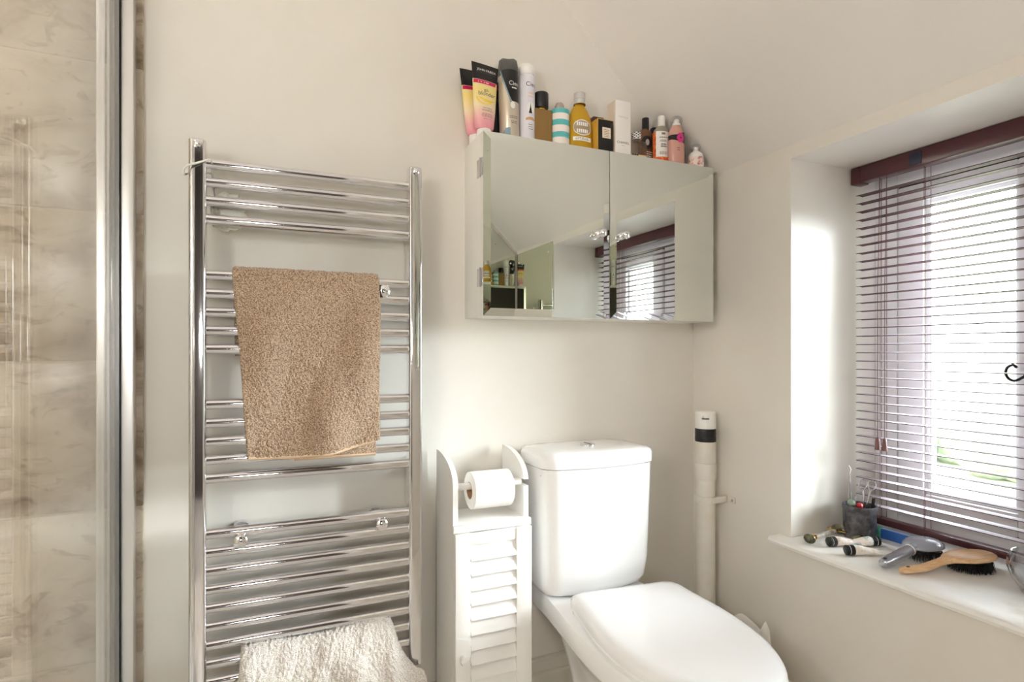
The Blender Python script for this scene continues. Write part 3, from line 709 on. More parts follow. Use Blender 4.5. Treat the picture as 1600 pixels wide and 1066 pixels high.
# orange label bottle
t = thing('body_mist_bottle', 'clear bottle with white cap and orange and white label', 'body mist bottle', (1.0785, 1.372, T))
body = part('bottle_body', mat('clear_bottle', (214, 202, 186), .05, trans=.5, ior=1.4), t, lambda b: lathe(b, [(.0262, 0), (.0275, .002), (.0275, .095), (.0245, .107), (.0165, .116), (.0105, .119)], 36, sy=.7))
part('cap', white_l, t, lambda b: lathe(b, [(.0105, .1195), (.0105, .149), (.0098, .150)], 24))
orng = stuffmat('label_orange', (226, 98, 32), .4); add_mottle(orng, (206, 74, 22), (244, 150, 84), 120, 3)
lab = part('label', orng, body, lambda b: cyl_patch(b, .0278, rad(-118), rad(58), .006, .098, 30, sy=.7))
wl = part('label_panel', white_l, lab, lambda b: cyl_patch(b, .0283, rad(-66), rad(50), .026, .1, 20, sy=.7))
b = NB(); lines(b, 1, .012, .006, .01, on_cyl(.0289, rad(-16), .090, 1, .7), 2); lines(b, 1, .030, .0022, .004, on_cyl(.0289, rad(-16), .081, 1, .7), 3); lines(b, 2, .024, .0015, .003, on_cyl(.0289, rad(-16), .073, 1, .7), 3); lines(b, 2, .020, .004, .006, on_cyl(.0289, rad(-14), .060, 1, .7), 4); lines(b, 3, .028, .0013, .003, on_cyl(.0289, rad(-16), .039, 1, .7), 5); obj('lettering', b, grey_ink, wl, None)
# pink bottle
t = thing('body_mist_bottle', 'pink bottle with clear cap, black band and magenta flower', 'body mist bottle', (1.1005, 1.3335, T))
body = part('bottle_body', mat('pink_liquid', (232, 178, 164), .08, trans=.2, ior=1.38), t, lambda b: lathe(b, [(.0235, 0), (.0248, .002), (.0248, .072), (.0225, .092), (.017, .106), (.0125, .111)], 36, sy=.75))
part('band', black_l, body, lambda b: cyl_patch(b, .0252, rad(-110), rad(60), .058, .094, 24, sy=.75, shape=lambda u: (.15-.12*math.sin(u*2), .62+.35*max(0, u)**.7)))
mag = stuffmat('flower_magenta', (222, 64, 142), .4)
b = NB()
for k in range(6):
    a = 2*PI*k/6; c0 = rad(0)+.30*math.cos(a); z0 = .072+.0085*math.sin(a)
    cyl_patch(b, .0263, c0-.2, c0+.2, z0-.0065, z0+.0065, 8, sy=.75, shape=ellip)
obj('flower', b, mag, body)
part('pump', white_l, t, lambda b: lathe(b, [(.0115, .1112), (.0115, .118), (.008, .1195), (.008, .128), (.006, .130)], 24))
part('overcap', clearplastic, t, lambda b: lathe(b, [(.0150, .1165), (.0175, .125), (.0165, .133), (.012, .1365), (.0, .1372)], 28, cap1=False))
b = NB(); lines(b, 2, .010, .002, .006, on_cyl(.0252, rad(-15), .042, 1, .75), 9); obj('lettering', b, stuffmat('ink_burgundy', (120, 30, 50), .4), body, None)
# tiny clear pot
t = thing('glass_vial', 'tiny clear glass vial before the pink bottle', 'vial', (1.1445, 1.3605, T))
part('vial_body', clearplastic, t, lambda b: lathe(b, [(.0095, 0), (.0105, .002), (.0105, .046), (.008, .050)], 24))
part('stopper', clearplastic, t, lambda b: lathe(b, [(.007, .0502), (.009, .053), (.009, .061), (.006, .063)], 20))
# white floral bottle
t = thing('lotion_bottle', 'small white floral bottle with clear cap at the cabinet end', 'lotion bottle', (1.1725, 1.3345, T))
flor = stuffmat('floral_print', (240, 206, 198), .4); add_mottle(flor, (206, 128, 128), (246, 228, 220), 90, 3, .38, .55)
body = part('bottle_body', white_l, t, lambda b: lathe(b, [(.0215, 0), (.0228, .002), (.0228, .029), (.020, .039), (.0125, .046), (.0082, .0485)], 32))
part('print', flor, body, lambda b: cyl_patch(b, .0230, rad(-120), rad(60), .003, .028, 24))
part('pump', white_l, t, lambda b: lathe(b, [(.0078, .0487), (.0078, .059), (.0055, .061)], 20))
part('overcap', clearplastic, t, lambda b: lathe(b, [(.0115, .052), (.0142, .058), (.0135, .065), (.010, .0685), (.0, .0692)], 24, cap1=False))

# ================================================================== TOILET
tx = .812
wc = thing('toilet', 'white close coupled toilet with its lid down', 'toilet', (tx, YB, 0))
def outline(hb, hm, yb, ym, yf, n=20, p=2.3, rb=.03):
    pts = [(-hb+rb, yb), (-hb+rb*.3, yb-rb*.3), (-hb, yb-rb)]
    for i in range(1, 13):
        t_ = i/12; s_ = t_*t_*(3-2*t_); pts.append((-(hb+(hm-hb)*s_), (yb-rb)+(ym-yb+rb)*t_))
    for i in range(1, n):
        a = PI*i/(2*n); ca = math.cos(a)**(2/p); sa = math.sin(a)**(2/p); pts.append((-hm*ca, ym+(yf-ym)*sa))
    L_ = pts; return L_ + [(0, yf)] + [(-x, y) for x, y in L_[::-1]]
def O(z, *a, **k): return [(x, y, z) for x, y in outline(*a, **k)]
b = NB()
loft(b, [O(0.0, .088, .105, -.16, -.32, -.50), O(.03, .082, .098, -.16, -.32, -.49), O(.12, .075, .092, -.15, -.32, -.49), O(.20, .074, .100, -.12, -.33, -.53), O(.27, .076, .118, -.07, -.36, -.60), O(.325, .090, .140, -.035, -.40, -.66),
         O(.343, .120, .160, -.018, -.42, -.70), O(.350, .134, .168, -.012, -.43, -.712), O(.358, .137, .171, -.012, -.43, -.715), O(.395, .137, .171, -.012, -.43, -.715), O(.402, .134, .168, -.016, -.43, -.71)])
obj('pan', b, ceramic, wc)
def Or(z, *a, **k):      # seat and lid sit a little askew on their hinges
    c_, s_ = math.cos(rad(-6)), math.sin(rad(-6)); px_, py_ = .024, -.235
    return [(px_+(x*c_-(y-py_)*s_), py_+(x*s_+(y-py_)*c_), z) for x, y, z in O(z, *a, **k)]
part('seat', seatm, wc, lambda b: loft(b, [Or(.4025, .146, .163, -.236, -.44, -.708), Or(.405, .149, .166, -.233, -.44, -.712), Or(.413, .149, .166, -.233, -.44, -.712), Or(.4155, .146, .163, -.236, -.44, -.708)]))
def lid(b):
    loft(b, [Or(.4165, .148, .163, -.231, -.44, -.710), Or(.419, .152, .167, -.228, -.44, -.715), Or(.430, .1515, .1665, -.228, -.44, -.715), Or(.438, .148, .1625, -.232, -.44, -.709), Or(.4425, .140, .154, -.240, -.44, -.698),
             Or(.4448, .124, .138, -.256, -.44, -.678), Or(.446, .075, .09, -.30, -.44, -.60)])
part('seat_lid', seatm, wc, lid)
for sx in (-.075, .075): part('hinge', chrome, wc, lambda b: lathe(b, [(.012, .4022), (.012, .418), (.009, .420)], 20, c=(sx, -.215, 0)))
def cring(z, g, yf=0):
    x0, x1, yb = -.168+g, .170-g, -.012-g*.2
    P = []
    r = .045
    N_ = 14
    # front bulge
    for i in range(N_+1):
        u = i/N_*2-1; x = u*(x1-x0-2*r)/2+(x0+x1)/2; P.append((x, -.203+g*.6+yf+.014*u*u))
    yc = -.203+g*.6+yf+.014
    P += [(x1-r+r*math.sin(rad(a)), yc+r-r*math.cos(rad(a))) for a in (18, 36, 54, 72, 90)]
    P += [(x1, yb-.03), (x1-.009, yb-.008), (x1-.03, yb), (x0+.03, yb), (x0+.009, yb-.008), (x0, yb-.03)]
    P += [(x0+r-r*math.sin(rad(a)), yc+r-r*math.cos(rad(a))) for a in (90, 72, 54, 36, 18)]
    return [(x, y, z) for x, y in P]
part('cistern', ceramic, wc, lambda b: loft(b, [cring(.4025, .035, .02), cring(.412, .022, .012), cring(.43, .014, .006), cring(.48, .009, .002), cring(.72, .003), cring(.7345, .003)]))
cl = part('cistern_lid', ceramic, wc, lambda b: loft(b, [cring(.7355, .003), cring(.738, -.001), cring(.762, -.001), cring(.770, .003), cring(.7745, .012), cring(.777, .03), cring(.7778, .07, .0)]))
def button(b):
    lathe(b, [(.021, .7774), (.021, .7815), (.019, .7832)], 28, c=(.0, -.105, 0), sy=.9)
part('flush_button', chrome, cl, button)
b = NB(); box(b, -.0015, .0015, -.123, -.087, .7829, .7836); obj('button_split', b, blackseal, cl, None)
b = NB(); lines(b, 1, .009, .0032, .002, lambda u, v: (-.1640+u*.25, -.149+u, .717+v), 2); obj('maker_mark', b, grey_ink, wc, None)

# ================================================================== PAPER HOLDER CABINET
pcx, pcy = .512, YB
pc = thing('paper_holder_cabinet', 'narrow white louvred cabinet with toilet roll holder on top', 'cabinet', (pcx, pcy, 0))
LX, RX = .4145-pcx, .6090-pcx
def side_panel(x0, x1, slot):
    prof = [(-.024, 0), (-.160, 0), (-.160, .690)]
    if slot: prof += [(-.160, .7000), (-.125, .7000), (-.120, .704), (-.120, .712), (-.125, .716), (-.160, .716)]
    prof += [(-.160, .716)] if not slot else []
    for i in range(1, 13):
        a = rad(90*i/12); prof.append((-.024-.136*math.cos(a), .716+.066*math.sin(a)))
    b = NB(); prism(b, prof, 'x', x0, x1); return b
obj('side_panel', side_panel(LX, LX+.0125, False), whitep, pc, 25); obj('side_panel', side_panel(RX-.0125, RX, True), whitep, pc, 25)
part('back_panel', whitep, pc, lambda b: box(b, LX+.0125, RX-.0125, -.030, -.024, .0, .615))
part('shelf', whitep, pc, lambda b: box(b, LX+.0125, RX-.0125, -.160, -.0300, .608, .624, .001))
part('top_rail', whitep, pc, lambda b: box(b, LX-.003, RX+.003, -.172, -.1605, .607, .624, .002))
part('plinth', whitep, pc, lambda b: box(b, LX+.0125, RX-.0125, -.158, -.150, .0, .06))

sx0, sx1 = .4520-pcx, .5690-pcx
d = part('door', whitep, pc, lambda b: (box(b, LX, sx0, -.180, -.161, .02, .606, .0015), box(b, sx1, RX, -.180, -.161, .02, .606, .0015), box(b, sx0, sx1, -.177, -.161, .578, .605, .001), box(b, sx0, sx1, -.177, -.161, .02, .2635, .001)))
b = NB()
S = [(-.1822, 0), (-.1775, -.0012), (-.1612, .0385), (-.1660, .0400)]
prism(b, S, 'x', sx0+.0005, sx1-.0005)
sl = obj('louvre_slat', b, whitep, d, 20); sl.location = (0, 0, .542)
for k in range(1, 9): inst(sl, d, (0, 0, .542-.0348*k))
part('knob', whitep, d, lambda b: lathe(b, [(.006, 0), (.006, .006), (.0105, .011), (.0115, .016), (.009, .021), (.0, .0225)], 24, c=(.431-pcx, -.180, .322), M=Matrix.Rotation(rad(90), 3, 'X'), cap1=False))
part('spindle', whitep, pc, lambda b: tube(b, [(LX+.0127, -.140, .708), (RX-.0127, -.140, .708)], .0085, 14))
ro = thing('toilet_roll', 'white toilet roll on the holder above the louvred cabinet', 'toilet roll', (.513, YB-.140, .6971))
def roll(b):
    prof_o = [(-.051, .0205), (-.051, .041), (-.049, .0445), (.049, .0445), (.051, .041), (.051, .0205)]
    n = 40; rings = []
    for x, r in prof_o: rings.append([(x, r*math.cos(2*PI*k/n), r*math.sin(2*PI*k/n)) for k in range(n)])
    loft(b, rings, False, False)
part('paper', paper, ro, roll)
def core(b):
    n = 32
    loft(b, [[(x, r*math.cos(2*PI*k/n), r*math.sin(2*PI*k/n)) for k in range(n)] for x, r in ((-.051, .0207), (.051, .0207), (.051, .0192), (-.051, .0192), (-.051, .0207))], False, False)
part('core', cardb, ro, core)

# ================================================================== SOIL PIPE
pp = thing('soil_pipe', 'white soil pipe with black tape in the wall corner', 'pipe', (1.2095, 1.335, 0))
part('pipe_run', pipew, pp, lambda b: lathe(b, [(.0275, 0), (.0275, .670)], 36))
part('socket', pipew, pp, lambda b: lathe(b, [(.0278, .652), (.0308, .662), (.0308, .699), (.0295, .703), (.0285, .703)], 36))
part('collar', pipew, pp, lambda b: lathe(b, [(.0282, .7032), (.0292, .705), (.0292, .766), (.0285, .768)], 36))
part('tape', blacktape, pp, lambda b: (lathe(b, [(.0296, .766), (.0300, .768), (.0300, .780), (.0293, .782), (.0298, .784), (.0298, .802), (.0290, .804)], 36)))
cp = part('cap', pipecap, pp, lambda b: lathe(b, [(.0293, .8045), (.0293, .851), (.0280, .853), (.0262, .853), (.0262, .845), (.0, .845)], 36, cap1=False))
part('slot', blacktape, cp, lambda b: cyl_patch(b, .0294, rad(-62), rad(-22), .833, .8365, 8))
part('lug', pipecap, cp, lambda b: box(b, -.029, -.024, -.02, -.014, .837, .843, .001))
def clip(b):
    n = 28; rings = []
    for r, z in ((.0278, .588), (.0318, .588), (.0318, .606), (.0278, .606), (.0278, .588)):
        rings.append([(r*math.cos(2*PI*k/n), r*math.sin(2*PI*k/n), z) for k in range(n)])
    loft(b, rings, False, False)
    box(b, -.0005, .0537, -.0345, -.0265, .588, .606, .002)
    box(b, .0505, .0539, -.064, -.030, .588, .607, .003)
ck = part('clip', pipew, pp, clip)
part('screw', steel, ck, lambda b: lathe(b, [(.004, 0), (.003, .0018)], 14, c=(.0505, -.054, .5975), M=Matrix.Rotation(rad(-90), 3, 'Y')))

# ------------------------------------------------------------------ plastic bag behind the toilet
bagm = mat('white_plastic_bag', (238, 235, 230), .4)
t = thing('plastic_bag', 'crumpled white plastic bag standing behind the toilet by the window wall', 'bag', (1.15, 1.12, 0))
def bag(b):
    n = 30; r_ = random.Random(4); rings = []
    for z, a, c_ in ((0, .055, .085), (.02, .06, .092), (.10, .058, .09), (.20, .055, .085), (.27, .048, .078), (.31, .034, .066), (.33, .022, .055)):
        ring = []
        for k in range(n):
            th_ = 2*PI*k/n; w = 1+.07*math.sin(th_*5+z*30)+.05*math.sin(th_*9-z*50)
            zz = z + (.026*math.exp(-((th_-4.75)/.22)**2) + .008*math.sin(th_*3) if z > .3 else 0)
            ring.append((a*w*math.cos(th_), c_*w*math.sin(th_), zz))
        rings.append(ring)
    loft(b, rings, True, False)
    rings2 = [[(x*.95, y*.97, z-.001) for x, y, z in rings[-1]], [(x*.7, y*.9, z-.05) for x, y, z in rings[-1]]]
    loft(b, [rings[-1]]+rings2, False, True)
part('bag_body', bagm, t, bag, 50)

# ================================================================== WINDOW
bm = NB()
box(bm, 1.2633, 1.60, RY0+.0005, RY1-.0005, RZ0-.0238, RZ0, .0)
struct('trim_2', bm, sillp, 'white painted window sill board in the recess', 'window sill')
bm = NB()
n_ = [(1.2632, RZ0-.0255), (1.2632, RZ0), (1.228, RZ0), (1.2225, RZ0-.003), (1.220, RZ0-.009), (1.2225, RZ0-.016), (1.228, RZ0-.0185), (1.234, RZ0-.0185), (1.238, RZ0-.0225), (1.246, RZ0-.0255)]
prism(bm, n_, 'y', RY0-.04, RY1+.036); struct('trim_3', bm, sillp, 'rounded nosing along the front of the window sill', 'window sill', 30)
win = NB()
FX0, FX1 = 1.59, 1.655
def frame(b, y0, y1, z0, z1, wl, wr, wb, wt, x0, x1, bev=.004):
    box(b, x0, x1, y0, y0+wl, z0, z1, bev); box(b, x0, x1, y1-wr, y1, z0, z1, bev); box(b, x0, x1, y0+wl, y1-wr, z0, z0+wb, bev); box(b, x0, x1, y0+wl, y1-wr, z1-wt, z1, bev)
frame(win, RY0+.0003, RY1-.0003, RZ0-.0235, RZ1-.0003, .062, .062, .075, .055, FX0, FX1)
box(win, FX0, FX1, .617, .690, RZ0+.05, RZ1-.05, .004)
w1 = struct('window_1', win, upvc, 'white two light window behind the venetian blind', 'window', 38)
for (y0, y1, hand) in ((.6905, 1.0185, True), (.2885, .6165, False)):
    part('gasket', blackseal, w1, lambda b: frame(b, y0, y1, RZ0+.0515, RZ1-.0555, .0045, .0045, .0045, .0045, FX0+.006, FX1-.01, 0), None)
    c = part('casement', upvc, w1, lambda b: frame(b, y0+.005, y1-.005, RZ0+.0565, RZ1-.0605, .048, .066, .055, .045, FX0-.006, FX1-.012))
    part('glazing_bead', upvc, c, lambda b: frame(b, y0+.053, y1-.071, RZ0+.1115, RZ1-.1055, .010, .010, .010, .010, FX0+.008, FX0+.02, .002))
    part('pane', pane, c, lambda b: box(b, FX0+.022, FX0+.028, y0+.053, y1-.071, RZ0+.1115, RZ1-.1055), None)
    if hand:
        hp = [(1.582, .715, .99), (1.574, .715, .99), (1.567, .715, .985), (1.565, .722, .975), (1.565, .738, .965), (1.565, .750, .968), (1.565, .757, .98), (1.565, .754, .994), (1.565, .743, 1.0), (1.565, .736, .994)]
        part('handle', blk, c, lambda b: (tube(b, [tuple(p) for p in catmull(hp, 40)], .0032, 8), box(b, 1.578, 1.584, .703, .727, .955, 1.02, .003)))

# ------------------------------------------------------------------ venetian blind
bl = thing('venetian_blind', 'dark brown venetian blind with open slats across the window', 'blind', (1.4985, .6535, 0))
by0, by1 = .2345, 1.0705
hr = part('headrail', brownblind, bl, lambda b: box(b, -.0135, .0215, by0-.6535+.006, by1-.6535-.012, 1.488, 1.531, .003))
part('end_bracket', brownblind, hr, lambda b: box(b, -.016, .0235, by1-.6535-.0225, by1-.6535+.0065, 1.484, 1.5315, .005))
part('end_bracket', brownblind, hr, lambda b: box(b, -.016, .0235, by0-.6535-.006, by0-.6535+.018, 1.484, 1.5315, .005))
part('clip_plate', mat('navy_plate', (36, 42, 58), .4), hr, lambda b: box(b, -.0155, -.0132, .892-.6535, .921-.6535, 1.492, 1.524, .001))
def slat(b):
    ww, hy = .0125, (by1-by0)/2
    top = [(ww*(2*i/8-1), .0014*(1-(2*i/8-1)**2)) for i in range(9)]
    poly = top + [(x, z-.0016) for x, z in top[::-1]]
    prism(b, poly, 'y', -hy, hy)
b = NB(); slat(b); s0 = obj('slat', b, brownslat, bl, 30); s0.data.materials.append(slatlit)
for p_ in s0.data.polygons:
    if p_.normal.z > .7: p_.material_index = 1  # upward faces coloured as if bright with daylight
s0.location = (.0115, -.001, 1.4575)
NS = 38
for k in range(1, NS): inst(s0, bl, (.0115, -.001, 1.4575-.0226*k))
part('bottom_rail', brownblind, bl, lambda b: box(b, -.002, .025, by0-.6535+.002, by1-.6535-.002, .575, .592, .003))
for y in (1.003, .893, .414, .304):
    def ladder(b):
        for x in (-.0018, .0248): tube(b, [(x, y-.6535, .592), (x, y-.6535, 1.489)], .0007, 5)
        tube(b, [(.0115, y-.6535+.005, .592), (.0115, y-.6535+.005, 1.489)], .0008, 5)
    part('ladder_cord', cordm, bl, ladder)
for y in (.9985, .980):
    pcord = part('pull_cord', cordm, bl, lambda b: tube(b, [(-.0185, y-.6535, .803), (-.0178, y-.6535, 1.2), (-.010, y-.6535, 1.489)], .0009, 6))
    part('tassel', tasselm, pcord, lambda b: lathe(b, [(.003, .806), (.0045, .804), (.0068, .776), (.006, .774)], 14, c=(-.0185, y-.6535, 0)))

# ================================================================== OBJECTS ON THE SILL
ZS = RZ0+.0003
# pot
t = thing('tool_pot', 'dark grey metal pot holding scissors on the sill', 'pot', (1.432, 1.014, ZS))
part('pot_body', darkmetal, t, lambda b: lathe(b, [(.0365, 0), (.0375, .002), (.0385, .072), (.0400, .074), (.0400, .0835), (.0388, .0842), (.0370, .0835), (.0365, .004), (.0, .004)], 40, cap1=False))
def sticker(name, label, cat, fn, m, loc=(1.432, 1.014, ZS+.0045), rot=(0, 0, 0)):
    o = thing(name, label, cat, loc, rot); fn(o); return o
def scissors(o):
    def half(sgn):
        b = NB()
        tube(b, [(sgn*.0045, 0, 0), (sgn*.003, 0, .05), (sgn*.0035, 0, .075), (sgn*.0065, 0, .105), (sgn*.0085, 0, .122)], [.0012, .0022, .0024, .0020, .0018], 8)
        ring = [(sgn*.0105+.0095*math.cos(a), 0, .134+.0125*math.sin(a)) for a in np.linspace(0, 2*PI, 24, endpoint=False)]
        tube(b, ring, .0018, 8, closed=True)
        return b
    obj('blade', half(-1), steel, o); obj('blade', half(1), steel, o)
    part('pivot', steel, o, lambda b: lathe(b, [(.0028, -.003), (.0028, .003)], 12, c=(0, 0, .062), M=Matrix.Rotation(rad(90), 3, 'X')))
sticker('scissors', 'silver nail scissors upright in the pot', 'scissors', scissors, None, (1.436, 1.010, ZS+.0046), (rad(4), rad(4), rad(-35)))
def tweez(o):
    part('arm', steel, o, lambda b: tube(b, [(0, 0, 0), (.0045, 0, .06), (.001, 0, .11), (-.002, 0, .155), (.002, 0, .168), (-.003, 0, .178)], [.0014, .0016, .0016, .0014, .0012, .0008], 8))
    part('arm', steel, o, lambda b: tube(b, [(0, .004, 0), (-.0045, .004, .06), (-.001, .003, .11), (-.001, .0028, .15)], .0014, 8))
sticker('tweezers', 'thin silver tweezers sticking up behind the scissors', 'tweezers', tweez, None, (1.424, 1.030, ZS+.0046), (rad(-3), 0, rad(-30)))
sticker('nail_file', 'metal nail file leaning out of the pot to the left', 'nail file', lambda o: (part('file_blade', steel, o, lambda b: box(b, -.0035, .0035, -.0006, .0006, 0, .108, .0004)), part('file_handle', silverp, o, lambda b: box(b, -.0035, .0035, -.0015, .0015, .108, .126, .001))), None, (1.440, 1.034, ZS+.0065), (0, rad(-30), rad(38)))
redp = mat('red_plastic', (178, 40, 52), .3); greenp = mat('sage_plastic', (142, 160, 146), .3)
def stick(o, m, r, h): part('stick', m, o, lambda b: tube(b, [(0, 0, 0), (0, 0, h)], .003, 10)); part('head', m, o, lambda b: ellipsoid(b, (0, 0, h+r*.6), r, r, r))
sticker('makeup_brush', 'short red topped stick in the pot', 'brush', lambda o: stick(o, redp, .0085, .074), None, (1.420, 1.006, ZS+.0046), (0, 0, 0))
sticker('makeup_brush', 'sage green rounded stick in the pot', 'brush', lambda o: stick(o, greenp, .0095, .078), None, (1.412, 1.022, ZS+.0046), (0, 0, 0))
sticker('comb', 'small dark comb in the pot beside the scissors', 'comb', lambda o: part('comb_back', blk, o, lambda b: box(b, -.004, .004, -.001, .001, 0, .098, .0008)), None, (1.452, 1.001, ZS+.0046), (0, rad(6), rad(-30)))
# jade roller
t = thing('jade_roller', 'dark green and gold face roller lying on the sill', 'face roller', (1.266, 1.028, ZS), (0, 0, rad(8)))
part('small_stone', jade, t, lambda b: ellipsoid(b, (0, 0, .0125), .0085, .0155, .0123))
part('collar', gold, t, lambda b: lathe(b, [(.0055, .010), (.008, .012), (.0065, .016), (.008, .020), (.0055, .026)], 18, c=(0, 0, .0125), M=Matrix.Rotation(rad(90), 3, 'Y')))
part('handle', agate, t, lambda b: lathe(b, [(.005, .026), (.0066, .045), (.0066, .098), (.005, .114)], 18, c=(0, 0, .0125), M=Matrix.Rotation(rad(90), 3, 'Y')))
part('fork', gold, t, lambda b: (tube(b, [(.114, 0, .0125), (.121, 0, .013)], .0048, 12), tube(b, [(.119, 0, .013), (.122, .024, .014), (.138, .027, .014)], .0014, 8), tube(b, [(.119, 0, .013), (.122, -.024, .014), (.138, -.027, .014)], .0014, 8), tube(b, [(.138, .027, .014), (.138, -.027, .014)], .0012, 8)))
part('large_stone', jade, t, lambda b: ellipsoid(b, (.138, 0, .0138), .0125, .0235, .0125))
# dark stone by the pot
t = thing('massage_stone', 'flat dark green massage stone beside the pot', 'stone', (1.398, .985, ZS), (0, 0, rad(-35)))
part('stone_body', jade, t, lambda b: ellipsoid(b, (0, 0, .0085), .024, .0085, .0083))
# hand cream tubes
def cream_tube(loc, rz, label, artm):
    t = thing('hand_cream', label, 'hand cream tube', loc, (0, 0, rz))
    body = NB(); rings = []
    for x, hy, hz in ((.019, .0105, .0105), (.024, .0125, .0118), (.040, .0135, .0100), (.062, .0142, .0060), (.080, .0148, .0016), (.086, .0148, .0012)):
        rings.append([(x, hy*math.cos(2*PI*k/24), .0125-(.0118-hz)*.55+hz*math.sin(2*PI*k/24)) for k in range(24)])
    loft(body, rings); bo = obj('tube', body, artm, t)
    cap = part('cap', blk, t, lambda b: (lathe(b, [(.0095, 0), (.0115, .0015), (.0115, .0075), (.0105, .008)], 22, c=(0, 0, .0122), M=Matrix.Rotation(rad(90), 3, 'Y')), lathe(b, [(.0108, .0092), (.0119, .0100), (.0119, .0185), (.011, .0190)], 22, c=(0, 0, .0122), M=Matrix.Rotation(rad(90), 3, 'Y'))))
    part('cap_band', white_l, cap, lambda b: lathe(b, [(.0109, .0078), (.0109, .0094)], 22, c=(0, 0, .0122), M=Matrix.Rotation(rad(90), 3, 'Y')))
    return t
t1m = mat('tube_pale_pink', (244, 226, 218), .4); add_mottle(t1m, (222, 176, 168), (248, 240, 232), 110, 4, .3, .5)
t2m = mat('tube_cream', (246, 236, 222), .4); add_mottle(t2m, (226, 206, 180), (250, 244, 236), 90, 4, .3, .5)
t3m = mat('tube_floral', (242, 228, 218), .4); add_mottle(t3m, (160, 190, 190), (246, 234, 226), 70, 3, .36, .5)
cream_tube((1.288, .994, ZS), rad(-14), 'pale pink hand cream tube with black cap nearest the face roller', t1m)
cream_tube((1.272, .936, ZS), rad(-24), 'cream hand cream tube with black cap at the sill front', t2m)
cream_tube((1.408, .946, ZS), rad(157), 'floral hand cream tube with black cap pointing at the pot', t3m)
# blue carton behind
t = thing('blue_box', 'slim blue box with teal end lying under the blind', 'box', (1.4825, .962, ZS))
part('carton', mat('blue_card', (46, 92, 168), .4), t, lambda b: box(b, -.0095, .0095, -.066, .024, 0, .025, .0008))
part('end_panel', mat('teal_card', (98, 186, 166), .4), t, lambda b: box(b, -.0095, .0095, .0242, .066, 0, .025, .0008))
part('top_band', mat('pale_blue_card', (172, 196, 236), .4), t, lambda b: box(b, -.0094, .0094, -.0655, .0235, .0251, .0256))
# silver paddle brush
def paddle(b, x0, x1, hw_, z, th_, hl, hw2, zh, dome=.004, neck=.012):
    """paddle brush solid along +x: handle from 0 to x0, head x0..x1"""
    st = []
    n = 34
    for i in range(n+1):
        x = x1*i/n
        if x < x0-.03: w = np.interp(x, (0, .006, .03, x0*.6, x0-.03), (.004, .0085, .0115, .0105, neck*.75))
        else:
            s_ = (x-(x0-.03))/(x1-x0+.03); w = np.interp(s_, (0, .12, .25, .45, .65, .82, .93, .98, 1), (neck*.75, neck*.95, hw_*.62, hw_*.95, hw_, hw_*.86, hw_*.58, hw_*.32, .002))
        zc = np.interp(x, (0, x0*.5, x0, x1), z); t_ = np.interp(x, (0, .01, x0*.5, x0, x0+.02, x1-.01, x1), th_)
        st.append([(x, w*math.copysign(abs(math.cos(2*PI*k/20))**.8, math.cos(2*PI*k/20)), zc+t_*math.copysign(abs(math.sin(2*PI*k/20))**.8, math.sin(2*PI*k/20))) for k in range(20)])
    loft(b, st)
def bristles(b, cx, rx, ry, z0, z1, n, seed):
    r_ = random.Random(seed)
    for _ in range(n):
        a = r_.uniform(0, 2*PI); q = math.sqrt(r_.random()); x = cx+rx*q*math.cos(a); y = ry*q*math.sin(a)
        dx = (x-cx)*.12+r_.uniform(-.001, .001); dy = y*.12+r_.uniform(-.001, .001)
        V = [b.verts.new((x+.0007*math.cos(k*2.09), y+.0007*math.sin(k*2.09), z1)) for k in range(3)] + [b.verts.new((x+dx+.0004*math.cos(k*2.09), y+dy+.0004*math.sin(k*2.09), z0)) for k in range(3)]
        for k in range(3): b.faces.new((V[k], V[(k+1) % 3], V[3+(k+1) % 3], V[3+k]))
        b.faces.new(V[3:])
t = thing('hairbrush', 'silver grey paddle hairbrush with black bristles on the sill', 'hairbrush', (1.262, .842, ZS), (0, 0, rad(1)))
part('handle', silverp, t, lambda b: tube(b, [(.0, 0, .0125), (.004, 0, .0125), (.03, 0, .0165), (.065, 0, .0225), (.098, 0, .0285)], [.005, .0095, .0118, .0128, .0118], 20))
part('hang_hole', blk, t, lambda b: ellipsoid(b, (.012, -.001, .0235), .006, .0035, .0022))
part('collar', white_l, t, lambda b: tube(b, [(.098, 0, .0285), (.101, 0, .029)], .0125, 20))
smoke = mat('smoky_plastic', (190, 196, 212), .12, trans=.35, coat=.5)
part('head', smoke, t, lambda b: (loft(b, [[(.155+rx*math.cos(2*PI*k/36), .003+ry*math.sin(2*PI*k/36), z) for k in range(36)] for rx, ry, z in ((.046, .036, .028), (.049, .039, .031), (.048, .038, .036), (.040, .031, .043), (.024, .019, .047), (.006, .005, .048))]), tube(b, [(.1, 0, .029), (.115, 0, .034), (.13, 0, .038)], [.0115, .010, .006], 16)))
part('cushion', blk, t, lambda b: loft(b, [[(.155+rx*math.cos(2*PI*k/30), .003+ry*math.sin(2*PI*k/30), z) for k in range(30)] for rx, ry, z in ((.030, .024, .018), (.040, .032, .022), (.043, .034, .0279))]))
b = NB(); bristles(b, .155, .040, .031, .0008, .022, 260, 3); o = obj('bristles', b, brist, t, None); o['kind'] = 'stuff'
